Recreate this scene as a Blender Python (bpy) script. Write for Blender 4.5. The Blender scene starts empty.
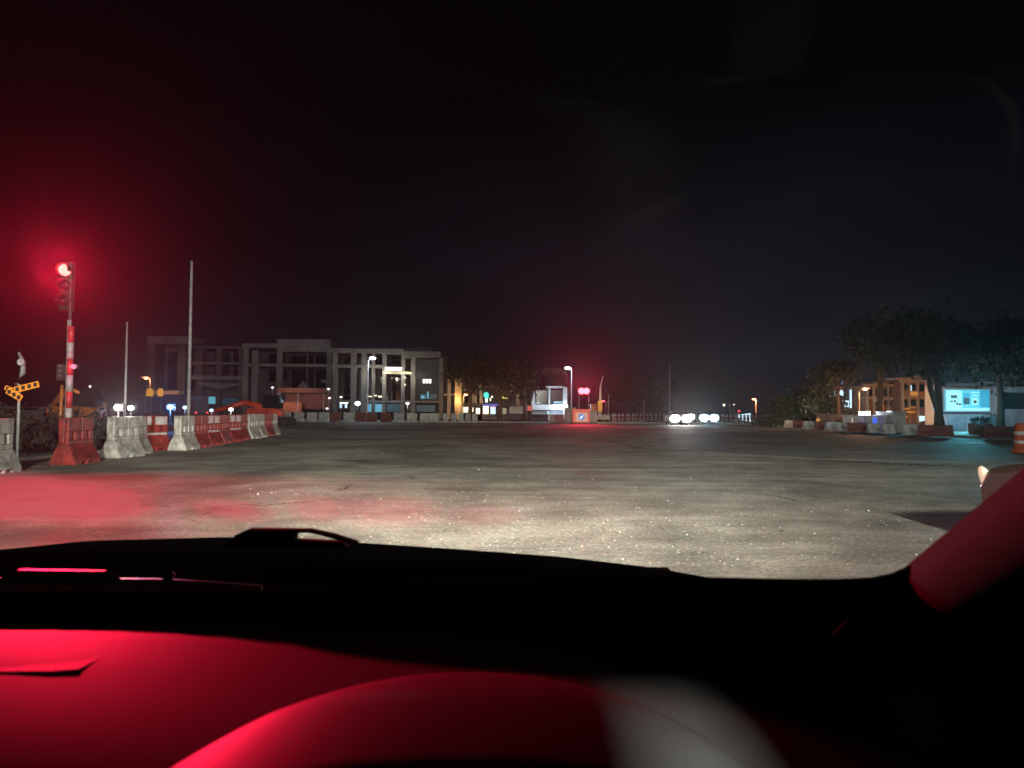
import bpy, bmesh, math, random
from mathutils import Vector, Matrix, Euler
R = math.radians
rng = random.Random(7)
sc = bpy.context.scene
col = sc.collection

# ------------------------------------------------------------------ camera
F = 760.0
CAMZ = 1.35
cam_d = bpy.data.cameras.new("camera")
cam = bpy.data.objects.new("camera", cam_d)
col.objects.link(cam)
cam_d.sensor_width = 36.0
cam_d.lens = F / 1024 * 36.0
cam_d.clip_start = 0.02
cam_d.clip_end = 2000
CM = Matrix.Translation((0, 0, CAMZ)) @ Matrix.Rotation(R(90 + 2.04), 4, 'X') @ Matrix.Rotation(R(0.4), 4, 'Z')
cam.matrix_world = CM
cam_d.dof.use_dof = True
cam_d.dof.focus_distance = 25
cam_d.dof.aperture_fstop = 7.0
sc.camera = cam
# ------------------------------------------------------------------ world: night sky with faint cloud
w = bpy.data.worlds.new("World"); sc.world = w; w.use_nodes = True
nt = w.node_tree; nt.nodes.clear()
N = nt.nodes.new; L = nt.links.new
out = N('ShaderNodeOutputWorld'); bg = N('ShaderNodeBackground'); L(bg.outputs[0], out.inputs[0])
tc = N('ShaderNodeTexCoord'); sep = N('ShaderNodeSeparateXYZ'); L(tc.outputs['Generated'], sep.inputs[0])
mp = N('ShaderNodeMapping'); mp.inputs['Scale'].default_value = (1, 1, 3.5); L(tc.outputs['Generated'], mp.inputs[0])
nz = N('ShaderNodeTexNoise'); nz.inputs['Scale'].default_value = 2.3; nz.inputs['Detail'].default_value = 5; L(mp.outputs[0], nz.inputs['Vector'])
cr = N('ShaderNodeValToRGB'); cr.color_ramp.elements[0].position = .4; cr.color_ramp.elements[1].position = .75
L(nz.outputs['Fac'], cr.inputs[0])
hr = N('ShaderNodeMapRange'); hr.inputs[1].default_value = 0.0; hr.inputs[2].default_value = 0.38; hr.inputs[3].default_value = 1; hr.inputs[4].default_value = 0
L(sep.outputs['Z'], hr.inputs[0])
xr = N('ShaderNodeMapRange'); xr.inputs[1].default_value = -.55; xr.inputs[2].default_value = .35; L(sep.outputs['X'], xr.inputs[0])
m1 = N('ShaderNodeMath'); m1.operation = 'MULTIPLY'; L(hr.outputs[0], m1.inputs[0]); L(xr.outputs[0], m1.inputs[1])
ca = N('ShaderNodeMath'); ca.operation = 'MULTIPLY_ADD'; L(cr.outputs[0], ca.inputs[0]); ca.inputs[1].default_value = .85; ca.inputs[2].default_value = .4
m2 = N('ShaderNodeMath'); m2.operation = 'MULTIPLY'; L(m1.outputs[0], m2.inputs[0]); L(ca.outputs[0], m2.inputs[1])
mx = N('ShaderNodeMix'); mx.data_type = 'RGBA'
mx.inputs['A'].default_value = (.0009, .0009, .0013, 1); mx.inputs['B'].default_value = (.012, .0135, .022, 1)
L(m2.outputs[0], mx.inputs['Factor'])
L(mx.outputs['Result'], bg.inputs['Color'])
# ------------------------------------------------------------------ moonless night: only a trace of skylight direction
sun_d = bpy.data.lights.new("sun", 'SUN'); sun_d.energy = 0.004; sun_d.angle = R(10); sun_d.color = (.8, .85, 1)
sun = bpy.data.objects.new("sun", sun_d); col.objects.link(sun); sun.rotation_euler = (R(40), 0, R(20))
# ------------------------------------------------------------------ exposure / render
vs = sc.view_settings
sc.display_settings.display_device = 'sRGB'
vs.view_transform = 'Standard'; vs.look = 'None'; vs.gamma = 1; vs.exposure = 0.0; vs.use_curve_mapping = False
cy = sc.cycles
cy.use_denoising = True
try: cy.denoiser = 'OPENIMAGEDENOISE'
except Exception: pass
cy.max_bounces = 6; cy.diffuse_bounces = 2; cy.glossy_bounces = 3; cy.transmission_bounces = 4
cy.transparent_max_bounces = 16; cy.volume_bounces = 0; cy.sample_clamp_indirect = 2.0
cy.use_light_tree = True
try: cy.volume_step_rate = 1
except Exception: pass

def P(px, py, d):
    """point of the place seen at this pixel, d metres ahead of the car"""
    v = Vector(((px - 512) / F, -(py - 384) / F, -1.0))
    v = CM.to_3x3() @ v
    return Vector((0, 0, CAMZ)) + v * (d / v.y)
def G(px, d):
    p = P(px, 411, d); return Vector((p.x, d, 0))

# ------------------------------------------------------------------ materials
def mat(name, color, rough=.7, var=.25, scale=3.0, metal=0, bump=0.0, spec=.5, emit=None, es=0, dark=None, stretch=None, trans=None):
    m = bpy.data.materials.new(name); m.use_nodes = True
    t = m.node_tree; b = t.nodes['Principled BSDF']
    b.inputs['Roughness'].default_value = rough; b.inputs['Metallic'].default_value = metal
    b.inputs['Specular IOR Level'].default_value = spec
    c = t.nodes.new('ShaderNodeTexCoord')
    mpn = t.nodes.new('ShaderNodeMapping'); t.links.new(c.outputs['Object'], mpn.inputs[0])
    if stretch: mpn.inputs['Scale'].default_value = stretch
    n = t.nodes.new('ShaderNodeTexNoise'); n.inputs['Scale'].default_value = scale; n.inputs['Detail'].default_value = 6
    n.inputs['Roughness'].default_value = .65
    t.links.new(mpn.outputs[0], n.inputs['Vector'])
    r = t.nodes.new('ShaderNodeValToRGB'); r.color_ramp.elements[0].position = .32; r.color_ramp.elements[1].position = .68
    d = dark or tuple(x * (1 - var * 1.6) if var < .6 else x * .1 for x in color[:3])
    h = tuple(min(1, x * (1 + var * .3)) for x in color[:3])
    r.color_ramp.elements[0].color = (*d, 1); r.color_ramp.elements[1].color = (*h, 1)
    t.links.new(n.outputs['Fac'], r.inputs[0]); t.links.new(r.outputs[0], b.inputs['Base Color'])
    if bump:
        bn = t.nodes.new('ShaderNodeBump'); bn.inputs['Strength'].default_value = bump; bn.inputs['Distance'].default_value = .02
        t.links.new(n.outputs['Fac'], bn.inputs['Height']); t.links.new(bn.outputs[0], b.inputs['Normal'])
    if emit:
        b.inputs['Emission Color'].default_value = (*emit, 1); b.inputs['Emission Strength'].default_value = es
    return m
def glow(name, c, s):
    m = mat(name, tuple(.02 + .10*x for x in c), .4, .1, emit=c, es=s)
    m.cycles.emission_sampling = 'NONE' if s < 3 else 'FRONT'
    return m
M = {}
def mk(k, *a, **kw): M[k] = mat(k, *a, **kw)
mk('red_plastic', (.3, .03, .025), .5, .5, 5, bump=.1)
mk('white_plastic', (.42, .41, .37), .5, .45, 5, bump=.1)
mk('grey_barrier', (.36, .37, .37), .7, .35, 3, bump=.1)
mk('red_barrier_dull', (.14, .035, .025), .7, .35, 3)
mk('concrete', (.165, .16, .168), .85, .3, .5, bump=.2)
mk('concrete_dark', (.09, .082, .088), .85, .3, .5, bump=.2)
mk('cream_render', (.5, .42, .32), .8, .3, .6)
mk('kerb_stone', (.34, .34, .33), .8, .35, 2, bump=.2)
mk('galv', (.45, .45, .46), .4, .2, 6, metal=.7)
mk('galv_paint', (.33, .32, .32), .5, .25, 6)
mk('black_metal', (.03, .03, .03), .5, .2)
mk('dark_glass', (.012, .014, .018), .12, .2, 1)
mk('blue_glass', (.008, .02, .03), .5, .4, 1)
mk('bark', (.07, .05, .035), .9, .4, 6, bump=.5)
mk('leaf_dark', (.02, .027, .013), .7, .4, .8)
mk('leaf_olive', (.06, .066, .032), .7, .4, .8)
mk('shrub_leaf', (.03, .04, .018), .8, .4, 1)
mk('orange_tarp', (.13, .028, .012), .7, .3, 1)
mk('orange_paint', (.5, .15, .03), .5, .3, 2)
mk('yellow_paint', (.55, .33, .03), .5, .3, 2)
mk('hoarding', (.4, .5, .58), .6, .25, 1.5)
mk('white_wall', (.6, .62, .64), .7, .2, 1)
mk('brick', (.3, .15, .09), .85, .35, 2)
mk('roof_tile', (.16, .07, .05), .8, .35, 2)
mk('soil', (.035, .028, .02), .95, .5, 1.2, bump=.6)
mk('car_black', (.0015, .0015, .0017), .9, .1, spec=.0)
mk('cowl_plastic', (.03, .03, .03), .45, .2, 20, spec=.5)
mk('frit', (.002, .002, .002), .8, .1, spec=.02)
mk('dash', (.052, .051, .052), .6, .12, 260, bump=.0, spec=.2)
mk('hood_mat', (.075, .075, .077), .55, .12, 260, spec=.3)
mk('dash_dark', (.006, .006, .007), .8, .1, spec=.1)
mk('pillar_mat', (.05, .048, .048), .9, .15, 300, spec=.05)
mk('car_beige', (.06, .054, .045), .3, .1, 1, spec=.6)
mk('car_silver', (.3, .3, .32), .3, .1, 1, metal=.5)
mk('tyre', (.02, .02, .02), .9, .2)
mk('chrome', (.8, .78, .7), .12, .05, 1, metal=1)
mk('red_lens', (.5, .02, .04), .15, .1, 1, emit=(1, .02, .1), es=.25)
mk('clear_lens', (.85, .8, .65), .15, .05, 1, emit=(1, .9, .6), es=.35)
mk('container', (.32, .34, .34), .6, .3, 1)
mk('blue_paint', (.02, .05, .4), .5, .2, 2)
M['e_white'] = glow('e_white', (1, .96, .88), 12)
M['e_white_soft'] = glow('e_white_soft', (1, .95, .85), 1.6)
M['e_cool'] = glow('e_cool', (.75, .87, 1), 12)
M['e_cool_soft'] = glow('e_cool_soft', (.6, .85, 1), 1.2)
M['e_blue'] = glow('e_blue', (.08, .25, 1), 14)
M['e_red'] = glow('e_red', (1, .075, .06), 10)
M['e_red2'] = glow('e_red2', (1, .07, .1), 9)
M['e_redsoft'] = glow('e_redsoft', (1, .05, .08), 1.3)
M['e_orange'] = glow('e_orange', (1, .3, .1), 9)
M['e_amber'] = glow('e_amber', (1, .34, .02), .9)
M['e_amber_soft'] = glow('e_amber_soft', (1, .42, .05), .5)
M['e_yellow'] = glow('e_yellow', (.9, .9, .1), .7)
M['e_warm'] = glow('e_warm', (1, .88, .6), 1.6)
M['e_warm_dim'] = glow('e_warm_dim', (.9, .75, .45), .22)
M['e_teal'] = glow('e_teal', (.05, .85, .68), 1.2)
M['e_cyan_dim'] = glow('e_cyan_dim', (.15, .55, .75), .6)
M['e_cyan_faint'] = glow('e_cyan_faint', (.1, .4, .55), .06)
M['e_pink'] = glow('e_pink', (1, .35, .6), .8)
M['e_bluesign'] = glow('e_bluesign', (.05, .12, .8), .6)
M['e_ad'] = glow('e_ad', (.09, .62, .8), .95)
M['e_ad_pale'] = glow('e_ad_pale', (.38, .92, 1), .95)
M['e_ad_deep'] = glow('e_ad_deep', (.03, .38, .6), .9)
M['e_ad_dark'] = glow('e_ad_dark', (.02, .12, .2), .25)

# ------------------------------------------------------------------ mesh helpers
class MB:
    def __init__(s): s.bm = bmesh.new(); s.mats = []
    def mi(s, m):
        if m is None: return 0
        if m not in s.mats: s.mats.append(m)
        return s.mats.index(m)
    def box(s, a, b, m=None, rot=None, about=None):
        x0, y0, z0 = [min(a[i], b[i]) for i in range(3)]; x1, y1, z1 = [max(a[i], b[i]) for i in range(3)]
        v = [s.bm.verts.new(p) for p in [(x0,y0,z0),(x1,y0,z0),(x1,y1,z0),(x0,y1,z0),(x0,y0,z1),(x1,y0,z1),(x1,y1,z1),(x0,y1,z1)]]
        i = s.mi(m)
        for q in [(3,2,1,0),(4,5,6,7),(0,1,5,4),(1,2,6,5),(2,3,7,6),(3,0,4,7)]:
            f = s.bm.faces.new([v[k] for k in q]); f.material_index = i
        if rot is not None:
            c = Vector(about) if about is not None else (Vector(a) + Vector(b)) / 2
            bmesh.ops.transform(s.bm, matrix=Matrix.Translation(c) @ rot @ Matrix.Translation(-c), verts=v)
        return s
    def tube(s, pts, rad, seg=8, m=None):
        i = s.mi(m); pts = [Vector(p) for p in pts]
        if not hasattr(rad, '__len__'): rad = [rad] * len(pts)
        rings = []
        for k, p in enumerate(pts):
            t = (pts[min(k+1, len(pts)-1)] - pts[max(k-1, 0)]).normalized()
            a = Vector((0, 0, 1)) if abs(t.z) < .9 else Vector((1, 0, 0))
            u = t.cross(a).normalized(); v = t.cross(u)
            rings.append([s.bm.verts.new(p + (u * math.cos(2*math.pi*j/seg) + v * math.sin(2*math.pi*j/seg)) * rad[k]) for j in range(seg)])
        for k in range(len(pts) - 1):
            for j in range(seg):
                f = s.bm.faces.new([rings[k][j], rings[k][(j+1) % seg], rings[k+1][(j+1) % seg], rings[k+1][j]]); f.material_index = i; f.smooth = True
        for rg in (rings[0], rings[-1]):
            f = s.bm.faces.new(rg); f.material_index = i
        return s
    def prism(s, prof, p0, ax_u, ax_v, ext, m=None):
        """profile of (u,v) extruded by vector ext"""
        i = s.mi(m); p0 = Vector(p0); U = Vector(ax_u); V = Vector(ax_v); E = Vector(ext)
        a = [s.bm.verts.new(p0 + U*u + V*v) for u, v in prof]; b = [s.bm.verts.new(p0 + U*u + V*v + E) for u, v in prof]
        n = len(prof)
        for k in range(n):
            f = s.bm.faces.new([a[k], a[(k+1) % n], b[(k+1) % n], b[k]]); f.material_index = i
        f = s.bm.faces.new(list(reversed(a))); f.material_index = i
        f = s.bm.faces.new(b); f.material_index = i
        return s
    def ball(s, c, r, m=None, sub=2, sc_=(1,1,1)):
        i = s.mi(m)
        g = bmesh.ops.create_icosphere(s.bm, subdivisions=sub, radius=r)
        for v in g['verts']:
            v.co = Vector((v.co.x*sc_[0], v.co.y*sc_[1], v.co.z*sc_[2])) + Vector(c)
        for v in g['verts']:
            for f in v.link_faces: f.material_index = i; f.smooth = True
        return s
    def leaves(s, blobs, n, size, seed=1, m=None):
        i = s.mi(m); r = random.Random(seed)
        tot = sum(b[1]**2 for b in blobs)
        for (c, rad, *q) in blobs:
            sq = q[0] if q else (1, 1, .8)
            for _ in range(int(n * rad**2 / tot)):
                d = Vector((r.gauss(0,1), r.gauss(0,1), r.gauss(0,1))).normalized() * rad * (r.random()**.45) * (1 + r.gauss(0, .17))
                p = Vector(c) + Vector((d.x*sq[0], d.y*sq[1], d.z*sq[2]))
                sz = size * r.uniform(.5, 1.5)
                e = Euler((r.uniform(0, 6.3), r.uniform(0, 6.3), r.uniform(0, 6.3))).to_matrix()
                f = s.bm.faces.new([s.bm.verts.new(p + e @ Vector(q2) * sz) for q2 in ((-.5,0,0),(0,-.28,.06),(.5,0,0),(0,.28,.06))]); f.material_index = i
        return s
    def build(s, name, m=None, parent=None, loc=None, bevel=0, smooth=False):
        bmesh.ops.recalc_face_normals(s.bm, faces=s.bm.faces)
        me = bpy.data.meshes.new(name); s.bm.to_mesh(me); s.bm.free()
        for q in (s.mats or ([m] if m else [])): me.materials.append(M[q] if isinstance(q, str) else q)
        if smooth:
            for p in me.polygons: p.use_smooth = True
        o = bpy.data.objects.new(name, me); col.objects.link(o)
        if loc is not None: o.location = loc
        if parent: o.parent = parent
        if bevel:
            b = o.modifiers.new('bevel', 'BEVEL'); b.width = bevel; b.segments = 2; b.limit_method = 'ANGLE'
        return o
def tag(o, label=None, cat=None, group=None, kind=None):
    for k, v in (('label', label), ('category', cat), ('group', group), ('kind', kind)):
        if v: o[k] = v
    return o
def empty(name, loc, rz=0, **kw):
    o = bpy.data.objects.new(name, None); col.objects.link(o); o.location = loc; o.rotation_euler = (0, 0, rz); o.empty_display_size = .2
    return tag(o, **kw)
def copy_tree(o, parent=None, loc=None, rz=None, label=None):
    c = o.copy(); col.objects.link(c); c.parent = parent
    if loc is not None: c.location = loc
    if rz is not None: c.rotation_euler = (0, 0, rz)
    if label: c['label'] = label
    for ch in [x for x in list(bpy.data.objects) if x.parent == o]: copy_tree(ch, c)
    return c
def lamp(kind, loc, power, color, parent=None, size=.1, target=None, angle=90, blend=.5):
    d = bpy.data.lights.new('lamp_light', kind); d.energy = power; d.color = color
    d.shadow_soft_size = size
    if kind == 'SPOT': d.spot_size = R(angle); d.spot_blend = blend
    o = bpy.data.objects.new('lamp_light', d); col.objects.link(o); o.location = loc
    if target is not None:
        o.rotation_euler = (Vector(target) - Vector(loc)).to_track_quat('-Z', 'Y').to_euler()
    if parent:
        o.parent = parent
        o.matrix_parent_inverse = Matrix.Translation(-parent.location) if not parent.rotation_euler.z else parent.matrix_basis.inverted()
    return o
ORD = ['nearest', 'second', 'third', 'fourth', 'fifth', 'sixth', 'seventh', 'eighth', 'ninth', 'tenth', 'eleventh', 'twelfth', 'thirteenth', 'fourteenth', 'fifteenth', 'sixteenth', 'seventeenth', 'eighteenth', 'nineteenth', 'twentieth']

# ================================================================== SETTING
def sheet(name, pts, z, m, kind='structure', label=None):
    mb = MB(); f = mb.bm.faces.new([mb.bm.verts.new((x, y, z)) for x, y in pts])
    o = mb.build(name, m); tag(o, label, None, None, kind); return o
def road_mat(name, dark, light, speck=.6, wet=.0):
    m = bpy.data.materials.new(name); m.use_nodes = True; t = m.node_tree; b = t.nodes['Principled BSDF']
    n_ = t.nodes.new; l_ = t.links.new
    c = n_('ShaderNodeTexCoord')
    def noise(scale, det=6, sx=1, sy=1, rot=0, rough=.6, dist=0):
        mpn = n_('ShaderNodeMapping'); mpn.inputs['Scale'].default_value = (sx, sy, 1); mpn.inputs['Rotation'].default_value = (0, 0, rot)
        l_(c.outputs['Object'], mpn.inputs[0]); q = n_('ShaderNodeTexNoise'); q.inputs['Scale'].default_value = scale
        q.inputs['Detail'].default_value = det; q.inputs['Roughness'].default_value = rough; q.inputs['Distortion'].default_value = dist
        l_(mpn.outputs[0], q.inputs['Vector']); return q.outputs['Fac']
    def mrange(v, a, b2, c2, d2):
        q = n_('ShaderNodeMapRange'); l_(v, q.inputs[0])
        for k, x in enumerate((a, b2, c2, d2)): q.inputs[k+1].default_value = x
        return q.outputs[0]
    def math_(op, a, b2):
        q = n_('ShaderNodeMath'); q.operation = op
        for k, x in enumerate((a, b2)):
            if isinstance(x, (int, float)): q.inputs[k].default_value = x
            else: l_(x, q.inputs[k])
        return q.outputs[0]
    big = mrange(noise(.13, 5, dist=1.0), .38, .62, .62, 1.25)
    mid = mrange(noise(.9, 7, dist=.4), .32, .68, .7, 1.22)
    fine = mrange(noise(22, 6), .33, .67, .6, 1.35)
    streak = mrange(noise(.5, 6, .12, 2.2, .12), .38, .66, .92, 1.07)
    streak2 = mrange(noise(.6, 6, .18, 3.5, -.55), .45, .7, 1.0, 1.25)
    v = math_('MULTIPLY', math_('MULTIPLY', big, mid), math_('MULTIPLY', fine, math_('MULTIPLY', streak, streak2)))
    mix = n_('ShaderNodeMix'); mix.data_type = 'RGBA'; mix.inputs['A'].default_value = (*dark, 1); mix.inputs['B'].default_value = (*light, 1)
    l_(mrange(v, .5, 1.5, 0, 1), mix.inputs['Factor'])
    # pale chips and grit
    vo = n_('ShaderNodeTexVoronoi'); vo.inputs['Scale'].default_value = 6.5; l_(c.outputs['Object'], vo.inputs['Vector'])
    sp = mrange(vo.outputs['Distance'], .055, .13, 1, 0)
    gate = mrange(noise(.7, 3), .5, .62, 0, 1)
    vo3 = n_('ShaderNodeTexVoronoi'); vo3.inputs['Scale'].default_value = 2.1; l_(c.outputs['Object'], vo3.inputs['Vector'])
    sp3 = mrange(vo3.outputs['Distance'], .03, .045, 1, 0)
    sp = math_('MULTIPLY', math_('MAXIMUM', math_('MULTIPLY', sp, gate), sp3), speck)
    mix2 = n_('ShaderNodeMix'); mix2.data_type = 'RGBA'; mix2.inputs['B'].default_value = (.8, .8, .75, 1)
    l_(mix.outputs['Result'], mix2.inputs['A']); l_(sp, mix2.inputs['Factor'])
    # fine cracks
    vc = n_('ShaderNodeTexVoronoi'); vc.feature = 'DISTANCE_TO_EDGE'; vc.inputs['Scale'].default_value = .22
    ad = n_('ShaderNodeVectorMath'); ad.operation = 'ADD'
    wn = n_('ShaderNodeTexNoise'); wn.inputs['Scale'].default_value = 1.2; wn.inputs['Detail'].default_value = 5; l_(c.outputs['Object'], wn.inputs['Vector'])
    l_(wn.outputs['Color'], ad.inputs[1]); l_(c.outputs['Object'], ad.inputs[0]); l_(ad.outputs[0], vc.inputs['Vector'])
    ck = math_('MULTIPLY', mrange(vc.outputs['Distance'], .0015, .005, .75, 0), mrange(noise(.25, 2), .48, .6, 0, 1))
    mix3 = n_('ShaderNodeMix'); mix3.data_type = 'RGBA'; mix3.inputs['B'].default_value = (.02, .02, .018, 1)
    l_(mix2.outputs['Result'], mix3.inputs['A']); l_(ck, mix3.inputs['Factor'])
    l_(mix3.outputs['Result'], b.inputs['Base Color'])
    l_(mrange(noise(.35, 5), .35, .65, .92 - wet, .66), b.inputs['Roughness'])
    b.inputs['Specular IOR Level'].default_value = .35
    bn = n_('ShaderNodeBump'); bn.inputs['Strength'].default_value = 1.0; bn.inputs['Distance'].default_value = .02
    l_(math_('ADD', noise(90, 4), math_('MULTIPLY', noise(6, 4), 1.5)), bn.inputs['Height']); l_(bn.outputs[0], b.inputs['Normal'])
    return m
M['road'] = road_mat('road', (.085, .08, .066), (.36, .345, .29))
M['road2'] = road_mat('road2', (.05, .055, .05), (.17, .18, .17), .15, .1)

sheet('ground', [(-420, -60), (420, -60), (420, 650), (-420, 650)], -.13, 'soil')
sheet('road', [(-13.2, -55), (25.5, -55), (26.2, 58), (24.6, 89), (-27, 89), (-27, 60), (-13.2, 42)], 0, 'road')
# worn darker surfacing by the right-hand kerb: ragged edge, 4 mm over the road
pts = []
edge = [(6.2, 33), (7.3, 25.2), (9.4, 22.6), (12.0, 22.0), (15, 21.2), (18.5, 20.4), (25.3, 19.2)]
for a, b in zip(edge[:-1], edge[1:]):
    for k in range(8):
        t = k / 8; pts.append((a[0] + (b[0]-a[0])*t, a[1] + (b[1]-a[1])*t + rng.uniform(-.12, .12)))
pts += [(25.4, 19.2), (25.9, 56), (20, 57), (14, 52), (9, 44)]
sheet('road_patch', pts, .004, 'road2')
# pavement seams and potholes (dark, a few mm deep look)
mk('crack', (.016, .015, .012), .9, .3, 6)
def ribbon(pl, w, seed):
    r = random.Random(seed); mb = MB(); prev = None
    n = 26
    seq = []
    for a, b in zip(pl[:-1], pl[1:]):
        for k in range(n):
            t = k / n; seq.append(Vector((a[0]+(b[0]-a[0])*t, a[1]+(b[1]-a[1])*t, 0)))
    for k, p in enumerate(seq):
        env = math.sin(math.pi * (k + .5) / len(seq)) ** .6
        ww = w * env * r.uniform(.3, 1.2); j = r.uniform(-.5, .5) * w
        t = (seq[min(k+1, len(seq)-1)] - seq[max(k-1, 0)]).normalized(); nrm = Vector((-t.y, t.x, 0))
        c = [mb.bm.verts.new(p + nrm*(j+ww/2) + Vector((0,0,.008))), mb.bm.verts.new(p + nrm*(j-ww/2) + Vector((0,0,.008)))]
        if prev: mb.bm.faces.new([prev[0], c[0], c[1], prev[1]])
        prev = c
    o = mb.build('road_crack', 'crack'); tag(o, kind='structure')
def gp(px, py):
    v = CM.to_3x3() @ Vector(((px-512)/F, -(py-384)/F, -1)); t = -CAMZ / v.z
    return (v.x*t, v.y*t)
ribbon([gp(822, 460), gp(870, 463), gp(930, 465.5), gp(985, 467)], .55, 1)
ribbon([gp(625, 444), gp(640, 449), gp(690, 450), (gp(770, 452))], .35, 2)
ribbon([gp(338, 461), gp(358, 461.5), gp(378, 462)], .5, 3)
ribbon([gp(232, 504), gp(262, 506), gp(332, 500)], .05, 4)
ribbon([gp(335, 492), gp(345, 489), gp(352, 484)], .05, 5)
ribbon([gp(762, 495), gp(785, 498), gp(800, 503)], .05, 6)
ribbon([gp(870, 488), gp(884, 489)], .12, 8)
ribbon([gp(776, 531), gp(786, 532)], .07, 9)
# pale scattered chips of aggregate on the road: real little stones
mk('grit', (.7, .7, .64), .35, .2, 3)
mb = MB(); rr = random.Random(3)
for k in range(1300):
    px = rr.uniform(200, 960); py = 436 + (rr.random()**1.3) * 130
    x, y = gp(px, py); x += rr.gauss(0, .1)
    s = rr.uniform(.0022, .0066) * (1 + min(y, 30)/14) * (1.6 if rr.random() < .02 else .85)
    vs_ = [mb.bm.verts.new((x + s*math.cos(a)*rr.uniform(.6, 1.2), y + s*math.sin(a)*rr.uniform(.6, 1.2), .004)) for a in (0, 1.6, 3.1, 4.7)]
    top = mb.bm.verts.new((x, y, .004 + s*.8))
    for a in range(4): mb.bm.faces.new([vs_[a], vs_[(a+1) % 4], top])
tag(mb.build('gravel', 'grit'), kind='stuff')

# kerb and pavement round the road
def kerb(pl, name='kerb'):
    mb = MB()
    for a, b in zip(pl[:-1], pl[1:]):
        a = Vector((*a, 0)); b = Vector((*b, 0)); t = (b-a); n = max(1, int(t.length / 1.0)); t.normalize(); nn = Vector((-t.y, t.x, 0))
        for k in range(n):
            p = a + t*((b-a).length/n)*k; q = a + t*((b-a).length/n)*(k+1) - t*.015
            mb.prism([(0,-.13),(.0,.11),(.03,.14),(.2,.14),(.2,-.13)], p, nn*-1 if name == 'x' else nn, (0,0,1), q-p)
    o = mb.build(name, 'kerb_stone'); tag(o, kind='structure')
kerb([(25.8, 14), (26.4, 58), (24.8, 89.0), (-27, 89.0)])
sheet('pavement', [(26.6, 10), (40, 10), (40, 60), (27, 60)], .10, 'concrete_dark')
sheet('pavement', [(-90, 89.3), (26, 89.3), (26, 97), (-90, 97)], .10, 'concrete_dark')
sheet('pavement', [(27, 60.1), (40, 60.1), (40, 97), (26.1, 97)], .096, 'concrete_dark')

# ================================================================== BARRIERS
def barrier_mesh(m, root, holes=True):
    Lh = .56
    mb = MB()
    base = [(-.30, 0), (-.30, .1), (-.15, .42), (-.125, .47), (.125, .47), (.15, .42), (.30, .1), (.30, 0)]
    feet = [(-.30, .05), (-.30, .1), (-.15, .42), (-.125, .47), (.125, .47), (.15, .42), (.30, .1), (.30, .05)]
    # base with two fork slots
    xs = [(-Lh, -Lh+.3, base), (-Lh+.3, -Lh+.52, [(u, max(v, .08)) for u, v in base]), (-Lh+.52, Lh-.52, base), (Lh-.52, Lh-.3, [(u, max(v, .08)) for u, v in base]), (Lh-.3, Lh, base)]
    for a, b, pr in xs: mb.prism(pr, (0, a, 0), (1, 0, 0), (0, 0, 1), (0, b-a-.001, 0))
    o = mb.build('base', m, root)
    mb = MB()
    W = .12
    mb.box((-W, -Lh, .472), (W, Lh, .58))
    if holes:
        cuts = [-Lh, -.40, -.26, -.07, .07, .26, .40, Lh]
        for k in range(0, 7, 2): mb.box((-W+.002, cuts[k], .581), (W-.002, cuts[k+1], .80))
    else:
        mb.box((-W+.002, -Lh, .581), (W-.002, Lh, .80))
    mb.box((-W, -Lh, .801), (W, -.06, 1.12)); mb.box((-W, .06, .801), (W, Lh, 1.12)); mb.box((-W+.02, -.059, .801), (W-.02, .059, 1.0))
    # end ribs
    for e in (-1, 1):
        mb.box((-.05, e*(Lh+.001), .5), (.05, e*(Lh+.05), 1.08))
    mb.build('upper_wall', m, root, bevel=.015)
def make_barrier(m, panel, label):
    r = empty('plastic_barrier', (0, 0, 0), 0, label=label, cat='barrier', group='plastic barriers along the left edge of the road')
    barrier_mesh(m, r)
    if panel:
        mb = MB()
        for sx in (-1, 1):
            mb.box((sx*.121, -.52, .83), (sx*.126, -.08, 1.09)); mb.box((sx*.121, .08, .83), (sx*.126, .52, 1.09))
            mb.box((sx*.121, -.52, .50), (sx*.124, .52, .57))
            for c in (-.33, -.0, .33): pass
        mb.build('reflective_panel', panel, r)
    return r
mk('reflector', (.5, .46, .46), .4, .35, 5)
mk('reflector_red', (.6, .05, .06), .35, .25, 5)
red_b = make_barrier('red_plastic', None, 'x'); white_b = make_barrier('white_plastic', None, 'x'); redp_b = make_barrier('red_plastic', 'reflector', 'x')
used = set()
def put_barrier(proto, loc, rz, label):
    if proto.name in used: o = copy_tree(proto, None, loc, rz, label)
    else:
        used.add(proto.name); o = proto; o.location = loc; o.rotation_euler = (0, 0, rz); o['label'] = label
    return o
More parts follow.
